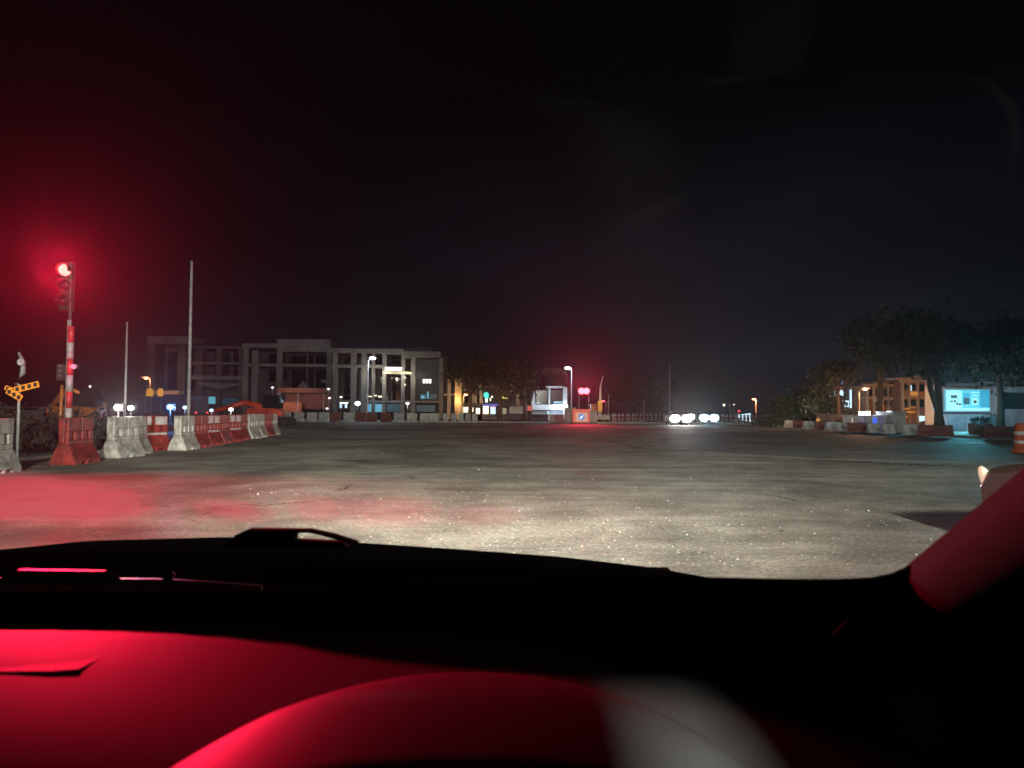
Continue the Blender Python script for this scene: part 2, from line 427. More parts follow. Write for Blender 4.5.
row = [  # proto, px, distance, rotation, label
    (white_b, -8, 15.6, .05, 'dirty white plastic barrier cut by the picture edge, before the first red one'),
    (red_b, 77, 18.6, .02, 'bright red plastic barrier standing alone beside the traffic signal post'),
    (white_b, 124, 21.2, -.12, 'front white plastic barrier of the tight pair by the two white lights'),
    (white_b, 137, 22.6, .12, 'rear white plastic barrier of the tight pair by the two white lights'),
    (redp_b, 151, 24.6, -.45, 'red plastic barrier with white reflective panels and three slots'),
    (white_b, 185, 25.2, .02, 'lone white plastic barrier in front of the tall bare pole'),
    (red_b, 198, 26.6, .03, 'red plastic barrier right behind the lone white one'),
    (redp_b, 211, 28.2, .0, 'red barrier with pale panels, second behind the lone white barrier'),
    (red_b, 222, 29.9, .1, 'plain red plastic barrier, third behind the lone white barrier'),
    (redp_b, 233, 31.6, -.06, 'red barrier with pale panels, fourth behind the lone white barrier'),
    (red_b, 241, 33.4, .05, 'last plain red barrier before the far white pair'),
    (white_b, 252, 35.2, -.05, 'nearer of the two white barriers near the end of the left row'),
    (white_b, 260, 37.0, .1, 'farther of the two white barriers near the end of the left row'),
    (red_b, 267, 38.8, .0, 'red barrier between the white ones at the end of the left row'),
    (white_b, 273, 40.6, .05, 'white barrier that ends the left row'),
]
for pr, px, d, rz, lb in row:
    put_barrier(pr, G(px, d), rz, lb)
# small concrete barriers of the far side and of the right side
def small_barrier_proto(m, w_=1.0, h=.8, group='', label='x'):
    mb = MB(); a = .26; b = .11
    mb.prism([(-a, 0), (-a, .08), (-b-.03, .28), (-b, h-.02), (-b+.02, h), (b-.02, h), (b, h-.02), (b+.03, .28), (a, .08), (a, 0)], (-w_/2, 0, 0), (0, 1, 0), (0, 0, 1), (w_, 0, 0), None)
    for sx in (-.3, 0, .3): mb.box((sx*w_-.04, -a-.0, .1), (sx*w_+.04, -b+.02, .26))
    o = mb.build('road_barrier', m, bevel=.012); tag(o, label, 'barrier', group); return o
fgroup = 'low barriers lined up on the far side of the junction'
far_row = [(286, 'grey_barrier'), (299, 'grey_barrier'), (312, 'grey_barrier'), (324, 'grey_barrier'), (335, 'red_barrier_dull'), (349, 'grey_barrier'), (361, 'red_barrier_dull'), (372, 'red_barrier_dull'), (386, 'red_barrier_dull'), (399, 'grey_barrier'), (412, 'white_plastic'), (425, 'white_plastic'), (434, 'white_plastic'),
           (446, 'white_plastic'), (454, 'grey_barrier'), (461, 'white_plastic'), (468, 'grey_barrier'), (475, 'white_plastic')]
protos = {}
def low_barrier(key, w_, h, loc, rz, label, group):
    k = (key, w_, h)
    if k not in protos: o = small_barrier_proto(key, w_, h, group, label); protos[k] = o
    else: o = protos[k].copy(); col.objects.link(o)
    o.location = loc; o.rotation_euler = (0, 0, rz); o['label'] = label; o['group'] = group
    return o
cn = {'grey_barrier': 'grey', 'red_barrier_dull': 'dull red', 'white_plastic': 'white'}
for i, (px, m_) in enumerate(far_row):
    d = 87.5 - .6 * (i % 3)
    low_barrier(m_, 1.15 if px < 440 else .6, 1.05, G(px, d), rng.uniform(-.1, .1), '%s low barrier, %s from the left in the row below the office block' % (cn[m_], ORD[i] if i else 'first'), fgroup)
rgroup = 'low barriers behind the right kerb'
right_row = [(756, 83, 'white_plastic', .5), (764, 80, 'grey_barrier', .5), (773, 76, 'grey_barrier', .5), (790, 66, 'grey_barrier', .9), (800, 63, 'red_barrier_dull', 1.2), (809, 60, 'grey_barrier', .9), (820, 57.5, 'red_barrier_dull', .9),
             (832, 55.5, 'grey_barrier', 1.0), (842, 53.5, 'grey_barrier', 1.0), (857, 51.5, 'red_barrier_dull', 1.3), (873, 49.5, 'grey_barrier', .75), (888, 47.5, 'grey_barrier', .75), (911, 45.3, 'grey_barrier', .95), (935, 43.5, 'red_barrier_dull', 1.9), (1004, 40.5, 'red_barrier_dull', 2.2)]
for i, (px, d, m_, w_) in enumerate(right_row):
    o = low_barrier(m_, w_, .62, G(px, d) + Vector((.0, 0, .10)), rng.uniform(-.15, .15), '%s low barrier, %s along the right kerb counting back from the headlights' % (cn[m_], ORD[i] if i else 'first'), rgroup)
# far delineator posts / bollards at both sides of the headlights
def bollard_proto():
    mb = MB(); mb.tube([(0,0,0),(0,0,.08),(0,0,.09),(0,0,.85),(0,0,.9)], [.17,.17,.1,.09,.05], 8, 'white_plastic')
    mb.tube([(0,0,.45),(0,0,.6)], .105, 8, 'red_plastic')
    return mb.build('road_bollard')
bol = bollard_proto(); first = True
for grp, a0, a1, d0, d1, n, lb in (('bollards left of the oncoming headlights', 606, 640, 92, 105, 11, '{} white and red bollard counting from the drilling rig towards the headlights'),
                               ('bollards right of the oncoming headlights', 713, 752, 104, 86, 12, '{} bollard right of the bluish headlights, counting rightwards from them'),
                               ('faint bollards at the far road end', 644, 664, 118, 128, 6, '{} faint far bollard below the dark trees, counting towards the headlights')):
    for k in range(n):
        t = k / (n-1); o = bol if first else bol.copy()
        if not first: col.objects.link(o)
        first = False
        o.location = G(a0 + (a1-a0)*t + rng.uniform(-.8, .8), d0 + (d1-d0)*t); o.scale = (1.6, 1.6, 1.25)
        tag(o, lb.format(ORD[k] if k else 'first'), 'bollard', grp)

# ================================================================== TRAFFIC SIGNALS
# near signal on a striped post
sp = P(65, 270, 21.0); gx = G(67.0, 21.0)
t = empty('traffic_signal', gx, 0, label='tall temporary traffic signal showing red on a red and white striped post', cat='traffic light')
loc = lambda p: Vector(p) - gx
zt = P(66, 320, 21).z
mb = MB()
mb.tube([(0,0,0),(0,0,zt)], .055, 10); mb.build('post', 'galv_paint', t)
mb = MB(); z = .9; k = 0
while z < zt - .3:
    mb.tube([(0.05,0,z),(0.05,0,z+.45)], .085, 10, 'reflector_red' if k % 2 else 'reflector'); z += .452; k += 1
mb.build('striped_sleeve', None, t)
c = loc(sp)
mb = MB()
mb.box((c.x-.17, .02, c.z-1.12), (c.x+.17, .22, c.z+.24)); mb.box((-.04, -.02, zt-.1), (.04, .05, c.z-1.1))
hd = mb.build('signal_head', 'black_metal', t, bevel=.02)
for k, (dz, mm, nm) in enumerate(((0, 'e_red', 'red_lamp'), (-.42, 'dark_glass', 'unlit_lamp'), (-.84, 'dark_glass', 'unlit_lamp'))):
    mb = MB(); mb.tube([(c.x, .02, c.z+dz), (c.x, -.05, c.z+dz), (c.x, -.09, c.z+dz)], [.16, .155, .06], 20); mb.build(nm, mm, hd)
    mb = MB(); n = 14   # visor: upper half hood
    for j in range(n):
        a0 = math.pi*(-.1 + 1.2*j/n); a1 = math.pi*(-.1 + 1.2*(j+1)/n)
        p0 = Vector((c.x+.165*math.cos(a0), .02, c.z+dz+.165*math.sin(a0))); p1 = Vector((c.x+.165*math.cos(a1), .02, c.z+dz+.165*math.sin(a1)))
        mb.bm.faces.new([mb.bm.verts.new(q) for q in (p0, p1, p1+Vector((0,-.2,0)), p0+Vector((0,-.2,0)))])
    mb.build('visor', 'black_metal', hd)
lamp('SPOT', sp + Vector((0, -.27, 0)), 19000, (1, .010, .045), t, .35, (-.5, .9, 1.22), 10, .9)
lamp('SPOT', sp + Vector((0, -.27, 0)), 9000, (1, .015, .06), t, .13, (-1, 3, 2.0), 70, .9)
# small red repeater and bracket on the same post
rp = loc(P(72.5, 366.5, 20.9))
mb = MB(); mb.box((-.1, -.02, rp.z-.06), (rp.x+.1, .04, rp.z+.07)); bx = mb.build('repeater_box', 'black_metal', t)
mb = MB(); mb.tube([(rp.x, -.03, rp.z), (rp.x, -.07, rp.z)], .07, 12); mb.build('repeater_lamp', 'e_pink', bx)
lamp('POINT', P(72.5, 366.5, 20.6), 8, (1, .1, .35), t, .06)
# small control box with LED dots left of the post
mb = MB(); q = loc(P(58, 371, 20.9)); mb.box((q.x-.1, 0, q.z-.25), (q.x+.1, .12, q.z+.2)); mb.box((q.x+.1, .03, q.z-.03), (-.05, .06, q.z+.03))
cb = mb.build('control_box', 'black_metal', t)
for k in range(3):
    mb = MB(); mb.ball((q.x, -.01, q.z + .14 - k*.13), .022, None, 1); mb.build('indicator_dot', 'e_warm_dim', cb)

# far signal: twin red lamps on an orange board base with a blue round arrow sign
g = G(581, 84); t = empty('traffic_signal', g, 0, label='far portable signal with twin red lamps over an orange board and blue arrow disc', cat='traffic light')
loc = lambda p: Vector(p) - g
a, b = loc(P(572.5, 409, 84)), loc(P(590, 424, 84))
mb = MB(); mb.box((a.x, -.05, .12), (b.x, .05, a.z)); bd = mb.build('warning_board', 'e_board', t) if False else None
M['e_board'] = glow('e_board', (1, .13, .05), .45)
bd = mb.build('warning_board', 'e_board', t, bevel=.05)
a2, b2 = loc(P(575.5, 412.5, 84)), loc(P(587.5, 421.5, 84))
mb = MB(); mb.box((a2.x, -.08, b2.z), (b2.x, -.052, a2.z)); M['e_boardpale'] = glow('e_boardpale', (1, .5, .35), .5); mb.build('pale_field', 'e_boardpale', bd)
cc = (a2 + b2) / 2
mb = MB(); mb.tube([(cc.x, -.082, cc.z), (cc.x, -.10, cc.z)], .34, 20); M['e_disc'] = glow('e_disc', (.04, .25, .8), .7); mb.build('blue_disc', 'e_disc', bd)
mb = MB(); rt = Matrix.Rotation(R(45), 4, 'Y'); 
mb.prism([(-.2,-.15),(-.15,-.2),(.06,.01),(.12,-.05),(.18,.18),(-.05,.12),(.01,.06)], (cc.x, -.105, cc.z), (-1,0,0), (0,0,-1), (0,-.012,0)); mb.build('white_arrow', 'e_white_soft', bd)
hz = loc(P(584, 391, 84))
for px in (579, 588.5): 
    q = loc(P(px, 400, 84)); mb = MB(); mb.tube([(q.x, 0, a.z), (q.x, 0, hz.z-.3)], .05, 8); mb.build('leg', 'galv_paint', t)
mb = MB(); mb.box((hz.x-.75, .03, hz.z-.35), (hz.x+.75, .2, hz.z+.35)); hd = mb.build('signal_head', 'black_metal', t)
for sx in (-.27, .27):
    mb = MB(); mb.tube([(hz.x+sx, .03, hz.z), (hz.x+sx, -.06, hz.z)], .34, 16); mb.build('red_lamp', 'e_red2', hd)
lamp('SPOT', P(584, 391, 83.4), 42000, (1, .02, .07), t, .3, (0, 0, 3.2), 6, .9)
lamp('SPOT', P(584, 391, 83.4), 500, (1, .03, .08), t, .3, (0, 20, 0), 75, .8)
lamp('SPOT', P(584, 391, 83.4), 6000, (1, .03, .08), t, .3, (7.2, 74, 0), 60, .9)

# ================================================================== POLES AND LAMPS
def pole(name, px, d, ytop, r0, r1, label, m='galv_paint', cat='pole'):
    g = G(px, d); top = P(px, ytop, d)
    mb = MB(); mb.tube([(0,0,0),(0,0,.12),(0,0,.13),(0,0,top.z*.5),(0,0,top.z)], [r0*2.2, r0*2.2, r0, (r0+r1)/2, r1], 10)
    o = mb.build(name, m, None, g); tag(o, label, cat); return o
pole('bare_pole', 188.5, 30, 261, .075, .05, 'tall bare pale steel pole in front of the office block')
pole('bare_pole', 125, 27, 322, .05, .03, 'thinner bare pole between the two white worklights')
pole('bare_pole', 669.5, 95, 365, .07, .05, 'slender far pole over the oncoming headlights')
pole('bare_pole', 644, 110, 400, .06, .05, 'short faint pole beside the dark trees in the middle')
pole('bare_pole', 90, 60, 388, .05, .05, 'short post with a small white light behind the digger')
mb = MB(); mb.ball(P(90, 386.5, 60), .1, None, 1); tag(mb.build('small_lamp', 'e_white_soft'), 'small white light on top of the short post behind the digger', 'lamp')
def street_lamp(px, d, ytop, arm, label, em, color, power, group=None, arm_dir=1, hs=.16, pm='galv_paint'):
    g = G(px, d); z = P(px, ytop, d).z
    t = empty('street_lamp', g, 0, label=label, cat='street lamp', group=group)
    mb = MB(); mb.tube([(0,0,0),(0,0,.4),(0,0,.41),(0,0,z-.3),(arm_dir*arm*.3,0,z),(arm_dir*arm,0,z+.05)], [.13,.12,.09,.06,.05,.04], 8); mb.build('pole', pm, t)
    mb = MB(); mb.box((arm_dir*arm*.7, -.15, z+.03), (arm_dir*(arm+.55), .15, z+.13)); h = mb.build('lamp_head', 'black_metal', t, bevel=.03)
    mb = MB(); mb.ball((arm_dir*(arm+.15), -.02, z-.02), hs, None, 2, (1.3, 1, .6)); mb.build('lamp_lens', em, h)
    lamp('POINT', g + Vector((arm_dir*(arm+.15), -.25, z-.2)), power, color, t, .15)
    return t
street_lamp(367.5, 88, 358, .35, 'cool white street lamp in front of the office block', 'e_cool', (.7, .83, 1), 700, None, 1, .3)
street_lamp(571.5, 95, 368, .35, 'cool white street lamp by the far red signal', 'e_cool', (.7, .8, 1), 700, None, -1, .28)
street_lamp(756, 110, 399, .15, 'small reddish lamp on a thin post right of the headlights', 'e_orange', (1, .3, .15), 600, None, -1, .22)
street_lamp(859, 62, 389, .35, 'orange street lamp before the ornate shophouses', 'e_orange', (1, .45, .2), 1500, None, 1, .16, pm='black_metal')
street_lamp(150, 60, 378, .2, 'orange lamp on a short pole at the left works site', 'e_orange', (1, .32, .12), 500, None, -1, .14, pm='black_metal')
street_lamp(463, 105, 394.5, .2, 'orange lamp beside the tan shop wall', 'e_orange', (1, .5, .15), 1400, None, 1, .2, pm='black_metal')
street_lamp(606, 98, 401, .2, 'tiny red lamp on the post right of the yellow drill rig', 'e_red2', (1, .1, .1), 120, None, -1, .13, pm='black_metal')
# work lights on stands at the left
def work_light(px, py, d, r, em, color, power, label, group=None):
    p = P(px, py, d); g = Vector((p.x, d, 0))
    t = empty('work_light', g, 0, label=label, cat='light', group=group)
    mb = MB(); mb.tube([(0,0,.0),(0,0,p.z-.12)], .03, 6)
    for k in range(3): mb.tube([(0,0,.5),(.35*math.cos(k*2.1),.35*math.sin(k*2.1),0)], .02, 5)
    mb.build('stand', 'black_metal', t)
    mb = MB(); mb.box((-r*1.3, .02, p.z-r), (r*1.3, .12, p.z+r)); hd = mb.build('housing', 'black_metal', t)
    mb = MB(); mb.ball((0, -.02, p.z), r, None, 2, (1.15, .3, .8)); mb.build('lamp_lens', em, hd)
    if em == 'e_white' and d < 40: lamp('SPOT', p + Vector((0, -.15, 0)), 1800, color, t, .08, (0, 0, 1.5), 14, .9)
    if power: lamp('POINT', p + Vector((0, -.15, 0)), power, color, t, .08)
work_light(118.5, 407.5, 26, .13, 'e_white', (1, .93, .9), 60, 'larger white work light above the tight pair of white barriers')
work_light(131, 408, 26.6, .1, 'e_white', (1, .93, .9), 25, 'smaller white work light right of the larger one')
work_light(170.5, 407, 48, .2, 'e_blue', (.15, .35, 1), 420, 'bright blue beacon between the white and panelled barriers')
lamp('SPOT', P(170.5, 407, 47.5), 3500, (.1, .3, 1), None, .1, (0, 0, 2.6), 10, .9).name = 'beacon_beam'
M['e_bluewhite'] = glow('e_bluewhite', (.4, .65, 1), 5)
work_light(185, 407.5, 49, .12, 'e_bluewhite', (.4, .6, 1), 60, 'small pale blue light against the tall bare pole')
work_light(211.5, 410.3, 52, .11, 'e_bluewhite', (.4, .5, 1), 25, 'faint bluish light above the red barriers')
work_light(231, 409.5, 50, .12, 'e_white', (1, .8, .8), 60, 'white light at the foot of the red digger arm')
work_light(357.5, 403.5, 92, .28, 'e_cool', (.85, .93, 1), 350, 'white light beside the lit cabin left of the lamp post')
work_light(407.5, 403.5, 92, .16, 'e_white', (.9, .85, 1), 120, 'small violet white light before the entrance of the office block')

# ================================================================== LEFT WORKS SITE
# amber arrow board, tilted
d = 19; g = G(16, d); t = empty('arrow_sign', g, 0, label='amber lit arrow pointing left on a tilted arm at the works site', cat='sign')
loc = lambda p: Vector(p) - g
def bar(p, q, w_, m, name, par, n, yo=0):
    p, q = loc(P(*p, d)), loc(P(*q, d)); dirv = (q-p).normalized(); nn = Vector((-dirv.z, 0, dirv.x))
    mb = MB(); mb.prism([(0, -w_/2), ((q-p).length, -w_/2), ((q-p).length, w_/2), (0, w_/2)], p + Vector((0, yo, 0)), dirv, nn, (0, .04, 0))
    a_ = mb.build(name, m, par)
    for k in range(n):
        c_ = p + (q-p) * ((k + .55) / n); mb = MB(); mb.box((c_.x-.042, yo-.012, c_.z-.05), (c_.x+.042, yo-.002, c_.z+.05)); mb.build('black_square', 'black_metal', a_)
bar((14, 390), (38, 384), .15, 'e_amber', 'arrow_shaft', t, 4)
bar((7.5, 386.5), (6, 390.5), .17, 'e_amber', 'arrow_tip', t, 1, .045)
bar((8, 390.5), (22, 398.5), .15, 'e_amber', 'arrow_barb', t, 3, -.045)
mb = MB(); p0, p1, p2, p3 = [loc(P(*q, d)) for q in ((13, 384), (20, 373), (21, 362), (16, 352))]
mb.tube([p0 + Vector((0,.1,0)), p1 + Vector((0,.1,0)), p2 + Vector((0,.1,0)), p3 + Vector((0,.1,0))], [.04, .06, .05, .03], 8)
mb.tube([(0, .1, 0), (0, .1, p0.z), p0 + Vector((0,.1,0))], .035, 8); mb.build('arm', 'galv_paint', t)
mb = MB(); mb.tube([p2 + Vector((0,.02,0)), p2 + Vector((0,-.02,0))], .09, 14); mb.build('round_reflector', 'reflector', t)
# diggers
def digger(px, d, label, body_m, boom, sx=1.0, rz=0):
    g = G(px, d); t = empty('excavator', g, rz, label=label, cat='excavator')
    mb = MB()
    for s in (-1, 1): mb.prism([(-1.6,.15),(-1.4,0),(1.4,0),(1.6,.15),(1.6,.55),(1.4,.72),(-1.4,.72),(-1.6,.55)], (0, s*1.0-.22, 0), (1,0,0), (0,0,1), (0,.45,0))
    mb.build('tracks', 'tyre', t)
    mb = MB(); mb.prism([(-1.8,.8),(1.1,.8),(1.1,1.3),(.2,1.45),(-1.7,1.45)], (0,-1,0), (1,0,0), (0,0,1), (0,1.1,0)); mb.box((-1.5,.11,.8),(.6,1.0,1.7)); mb.box((-.5,-.4,.7),(.5,.4,.8))
    mb.build('body', body_m, t, bevel=.05)
    mb = MB(); mb.prism([(-.5,1.452),(.9,1.452),(1.0,1.9),(.7,2.5),(-.4,2.5)], (0,-.98,0), (1,0,0), (0,0,1), (0,.9,0)); mb.build('cab', 'dark_glass', t)
    mb = MB(); mb.tube([(.6*sx,.4,1.3), (boom[0][0]*sx,.4,boom[0][1])], [.2,.26], 6); mb.tube([(boom[0][0]*sx,.4,boom[0][1]), (boom[1][0]*sx,.4,boom[1][1])], [.26,.15], 6)
    mb.build('boom', body_m, t)
    mb = MB(); mb.tube([(boom[1][0]*sx,.4,boom[1][1]), (boom[2][0]*sx,.4,boom[2][1])], [.2,.12], 6); mb.build('stick', body_m, t)
    e = boom[2]; mb = MB(); mb.prism([(0,0),(.5,-.1),(.6,-.6),(.1,-.8),(-.3,-.4)], (e[0]*sx, .1, e[1]), (sx,0,0), (0,0,1), (0,.6,0)); mb.build('bucket', 'black_metal', t)
    return t
mk('digger_red', (.5, .06, .03), .5, .3, 2)
digger(272, 62, 'red orange excavator with a low stretched boom before the office block', 'digger_red', [(-2.4, 1.9), (-4.9, 1.15), (-5.3, .7)], 1)
digger(88, 46, 'yellow excavator parked behind the striped signal post', 'orange_paint', [(-1.6, 2.4), (-2.4, 1.5), (-2.9, .8)], 1)
lamp('SPOT', P(250, 385, 52), 260, (1, .35, .2), None, .2, G(270, 62) + Vector((0, 0, 1.8)), 60, .8).name = 'work_light_beam'
# orange barricade frame behind the post
g = G(66, 26); t = empty('barricade', g, 0, label='rusty orange bent frame standing behind the striped signal post', cat='barricade')
loc = lambda p: Vector(p) - g
mb = MB(); mb.tube([(-.22,0,0), loc(P(62, 385, 26))], .05, 6); mb.build('upright', 'orange_paint', t)
mb = MB(); mb.tube([loc(P(69, 388, 26)), loc(P(79, 393, 26))], [.09,.05], 6); mb.tube([(.1,0,0), loc(P(69,388,26))], .03, 6); mb.build('crossbar', 'orange_paint', t)
# amber flashing boards
for px, lb in ((149.3, 'left amber lit board under the orange lamp'), (160, 'right amber lit board under the orange lamp')):
    d = 45; g = G(px, d); t = empty('amber_board', g, 0, label=lb, cat='sign', group='amber lit boards')
    p = P(px, 392.5, d); 
    mb = MB(); mb.tube([(0,.05,0),(0,.05,p.z)], .04, 6); mb.build('post', 'black_metal', t)
    mb = MB(); w_ = .17 if px > 155 else .21
    mb.box((-w_, -.02, p.z-.22), (w_, .03, p.z+.1)); mb.prism([(-w_,0),(w_,0),(w_*.6,.14),(-w_*.6,.14)], (0,-.02,p.z+.102), (1,0,0), (0,0,1), (0,.05,0))
    mb.build('lit_panel', 'e_amber_soft', t)
# red tail lamps of a parked works truck
def box_truck(px, d, label, rz=0, body='container', cabm='blue_paint'):
    g = G(px, d); t = empty('truck', g, rz, label=label, cat='truck')
    mb = MB(); mb.box((-1.1,-2.4,.9),(1.1,2.2,2.5)); mb.build('cargo_box', body, t, bevel=.04)
    mb = MB(); mb.prism([(2.25,.6),(4.1,.6),(4.15,1.3),(3.8,2.2),(2.25,2.3)], (-1.05,0,0), (0,1,0), (0,0,1), (2.1,0,0)); cb = mb.build('cab', cabm, t, bevel=.05)
    mb = MB(); mb.box((-.9,-2.3,.6),(.9,3.9,.88)); mb.build('chassis', 'black_metal', t)
    for x in (-1, .75):
        for y in (-1.4, 3.1):
            mb = MB(); mb.tube([(x,y,.45),(x+.25,y,.45)], .45, 16); mb.build('wheel', 'tyre', t)
    for x in (-.85, .85):
        mb = MB(); mb.box((x-.14,-2.46,.95),(x+.14,-2.41,1.1)); mb.build('tail_light', 'e_redsoft', t)
    return t
mk('truck_blue', (.012, .02, .06), .5, .2, 2)
box_truck(176, 66, 'dark blue works truck behind the blue beacon', 1.4, 'truck_blue', 'truck_blue')
# scattered site things at far left: two parked cars
def car(name, g, rz, label, m, lights=None, group=None, head=None, hp=0, hcol=(1,.95,.9), htarget=None, cat='car'):
    t = empty(name, g, rz, label=label, cat=cat, group=group)
    # side profile in (y along, z); front at -y
    prof = [(-2.15,.35),(-2.2,.62),(-2.05,.8),(-1.1,.95),(-.45,1.38),(.95,1.42),(1.6,1.02),(2.1,.95),(2.18,.6),(2.1,.35)]
    bm = MB(); secs = [(-.85, .82), (-.8, .98), (-.55, 1.0), (.55, 1.0), (.8, .98), (.85, .82)]
    rings = []
    for x, k in secs:
        rings.append([bm.bm.verts.new((x*(1 if z < 1.0 else .82), y*(.97 if abs(x) > .7 else 1), .35 + (z-.35)*k)) for y, z in prof])
    for a, b in zip(rings[:-1], rings[1:]):
        for j in range(len(prof)): bm.bm.faces.new([a[j], a[(j+1) % len(prof)], b[(j+1) % len(prof)], b[j]])
    bm.bm.faces.new(rings[0]); bm.bm.faces.new(list(reversed(rings[-1])))
    bd = bm.build('body', m, t, bevel=.05, smooth=False)
    mb = MB(); mb.prism([(-.98,.985),(-.5,1.33),(-.44,1.33),(-.9,.985)], (-.6,0,.03), (0,1,0), (0,0,1), (1.2,0,0)); mb.build('windscreen', 'dark_glass', t)
    mb = MB(); mb.prism([(1.02,1.35),(1.5,1.06),(1.54,1.08),(1.06,1.37)], (-.6,0,.03), (0,1,0), (0,0,1), (1.2,0,0)); mb.build('rear_window', 'dark_glass', t)
    for s in (-1, 1):
        mb = MB(); mb.prism([(-.8,1.0),(-.4,1.3),(.85,1.32),(1.3,1.02)], (s*.79,0,0), (0,1,0), (0,0,1), (s*.012,0,0)); mb.build('side_window', 'dark_glass', t)
        for y in (-1.35, 1.3):
            mb = MB(); mb.tube([(s*.68,y,.32),(s*.88,y,.32)], .32, 18); wv = mb.build('wheel', 'tyre', t)
            mb = MB(); mb.tube([(s*.881,y,.32),(s*.89,y,.32)], .19, 14); mb.build('rim', 'galv', wv)
        mb = MB(); mb.ball((s*.62, -2.14, .68), head[1] if head else .13, None, 2, (1.2,.35,.9)); mb.build('headlight', head[0] if head else 'clear_lens', t)
        mb = MB(); mb.box((s*.5, 2.08, .72), (s*.82, 2.2, .9)); mb.build('tail_light', 'red_lens', t)
    if hp:
        for s in (-1, 1):
            wl = t.matrix_basis @ Vector((s*.62, -2.3, .68))
            l = lamp('SPOT', wl, hp*4, hcol, None, .08, (0, 0, 1.3), 9, .9); l.name = 'headlight_beam'; mw = l.matrix_basis.copy(); l.parent = t; l.matrix_parent_inverse = Matrix.Rotation(-rz, 4, 'Z') @ Matrix.Translation(-Vector(g))

            l = lamp('SPOT', (0,0,0), hp, hcol, None, .08, None, 110, .9); l.parent = t; l.location = (s*.62, -2.3, .68)
            l.rotation_euler = (Vector((0, -1, -.03))).to_track_quat('-Z', 'Y').to_euler()
    return t
car('parked_car', G(22, 44), 1.2, 'dark parked car with faint red tail lights behind the arrow sign', 'car_silver')
car('parked_car', G(50, 50), 1.8, 'dark parked car at the left works site behind the signal post', 'car_silver')
car('oncoming_car', G(676.5, 82), 0, 'nearest oncoming car with full white headlights', 'car_silver', head=('e_white', .47), hp=2200)
car('oncoming_car', G(692, 112), 0, 'farther oncoming car with warm headlights between the other two', 'car_silver', head=('e_white', .47), hp=1800, hcol=(1, .9, .78))
M['e_hid'] = glow('e_hid', (.45, .78, 1), 14)
car('oncoming_car', G(705, 96), -.02, 'oncoming car with bluish headlights right of the white ones', 'car_silver', head=('e_hid', .5), hp=2200, hcol=(.35, .7, 1))

# ================================================================== BUILDINGS
class Facade:
    """facade whose openings are measured on the photo and set at its real distance"""
    def __init__(s, name, label, d, px0, px1, cat='building'):
        s.d = d; s.g = G((px0+px1)/2, d); s.root = empty(name, s.g, 0, label=label, cat=cat)
    def r(s, a, b):
        p, q = P(a[0], a[1], s.d) - s.g, P(b[0], b[1], s.d) - s.g
        return min(p.x,q.x), max(p.x,q.x), min(p.z,q.z), max(p.z,q.z)
    def boxes(s, name, m, rects, y0=0, y1=.5, ground=False, par=None, bevel=0):
        mb = MB()
        for k, (a0, b0, a1, b1) in enumerate(rects):
            x0, x1, z0, z1 = s.r((a0, b0), (a1, b1))
            if ground: z0 = 0
            mb.box((x0, y0, z0), (x1, y1, z1))
        return mb.build(name, m, par or s.root, bevel=bevel)
    def each(s, name, m, rects, y0=0, y1=.1, par=None):
        for r_ in rects: s.boxes(name, m, [r_], y0, y1, par=par)

# --- left wing (reddish, near the orange lamp)
f = Facade('office_block', 'dim three storey frame building behind the orange lamp and tall pole', 122, 148, 243)
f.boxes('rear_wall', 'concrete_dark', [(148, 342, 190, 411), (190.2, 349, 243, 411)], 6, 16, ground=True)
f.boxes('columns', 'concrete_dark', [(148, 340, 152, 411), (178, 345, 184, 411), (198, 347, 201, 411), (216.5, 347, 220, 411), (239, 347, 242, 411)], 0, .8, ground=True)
f.boxes('floor_slabs', 'concrete', [(148, 336, 190, 344)], -.3, 6)
f.boxes('floor_slab', 'concrete', [(190.2, 362, 243, 364.5)], -.2, 5.9)
f.boxes('floor_slab', 'concrete', [(190.2, 375.5, 243, 380)], -.2, 5.9)
f.boxes('roof_slab', 'concrete_dark', [(190.2, 346, 243, 349)], -.3, 5.9)
f.each('window', 'dark_glass', [(202, 365.5, 216, 375), (221, 365.5, 238.5, 375), (202, 350, 216, 361.5), (221, 350, 238.5, 361.5), (153, 350, 177.5, 388)], 5.5, 5.95)
f.boxes('awning', 'cream_render', [(157, 391, 184, 394.5)], -2, 0)
f.boxes('shop_window', 'e_cyan_dim', [(193, 396.5, 216, 404)], .9, 1.1)
f.boxes('shop_window', 'e_cyan_faint', [(217, 398, 238, 405)], .9, 1.1)
mb = MB(); p = [P(*q, 121) - f.g for q in ((196, 382), (241, 384), (230, 387), (220, 389.5), (205, 386))]
mb.prism([(v.x, v.z) for v in p], (0, -1.2, 0), (1,0,0), (0,0,1), (0,.3,0)); mb.build('canopy', 'concrete', f.root)
lamp('SPOT', P(170, 397, 114), 800, (1, .42, .12), f.root, .2, P(178, 385, 122), 70, .9)
lamp('POINT', P(212, 402, 110), 120, (1, .6, .55), f.root, .3)
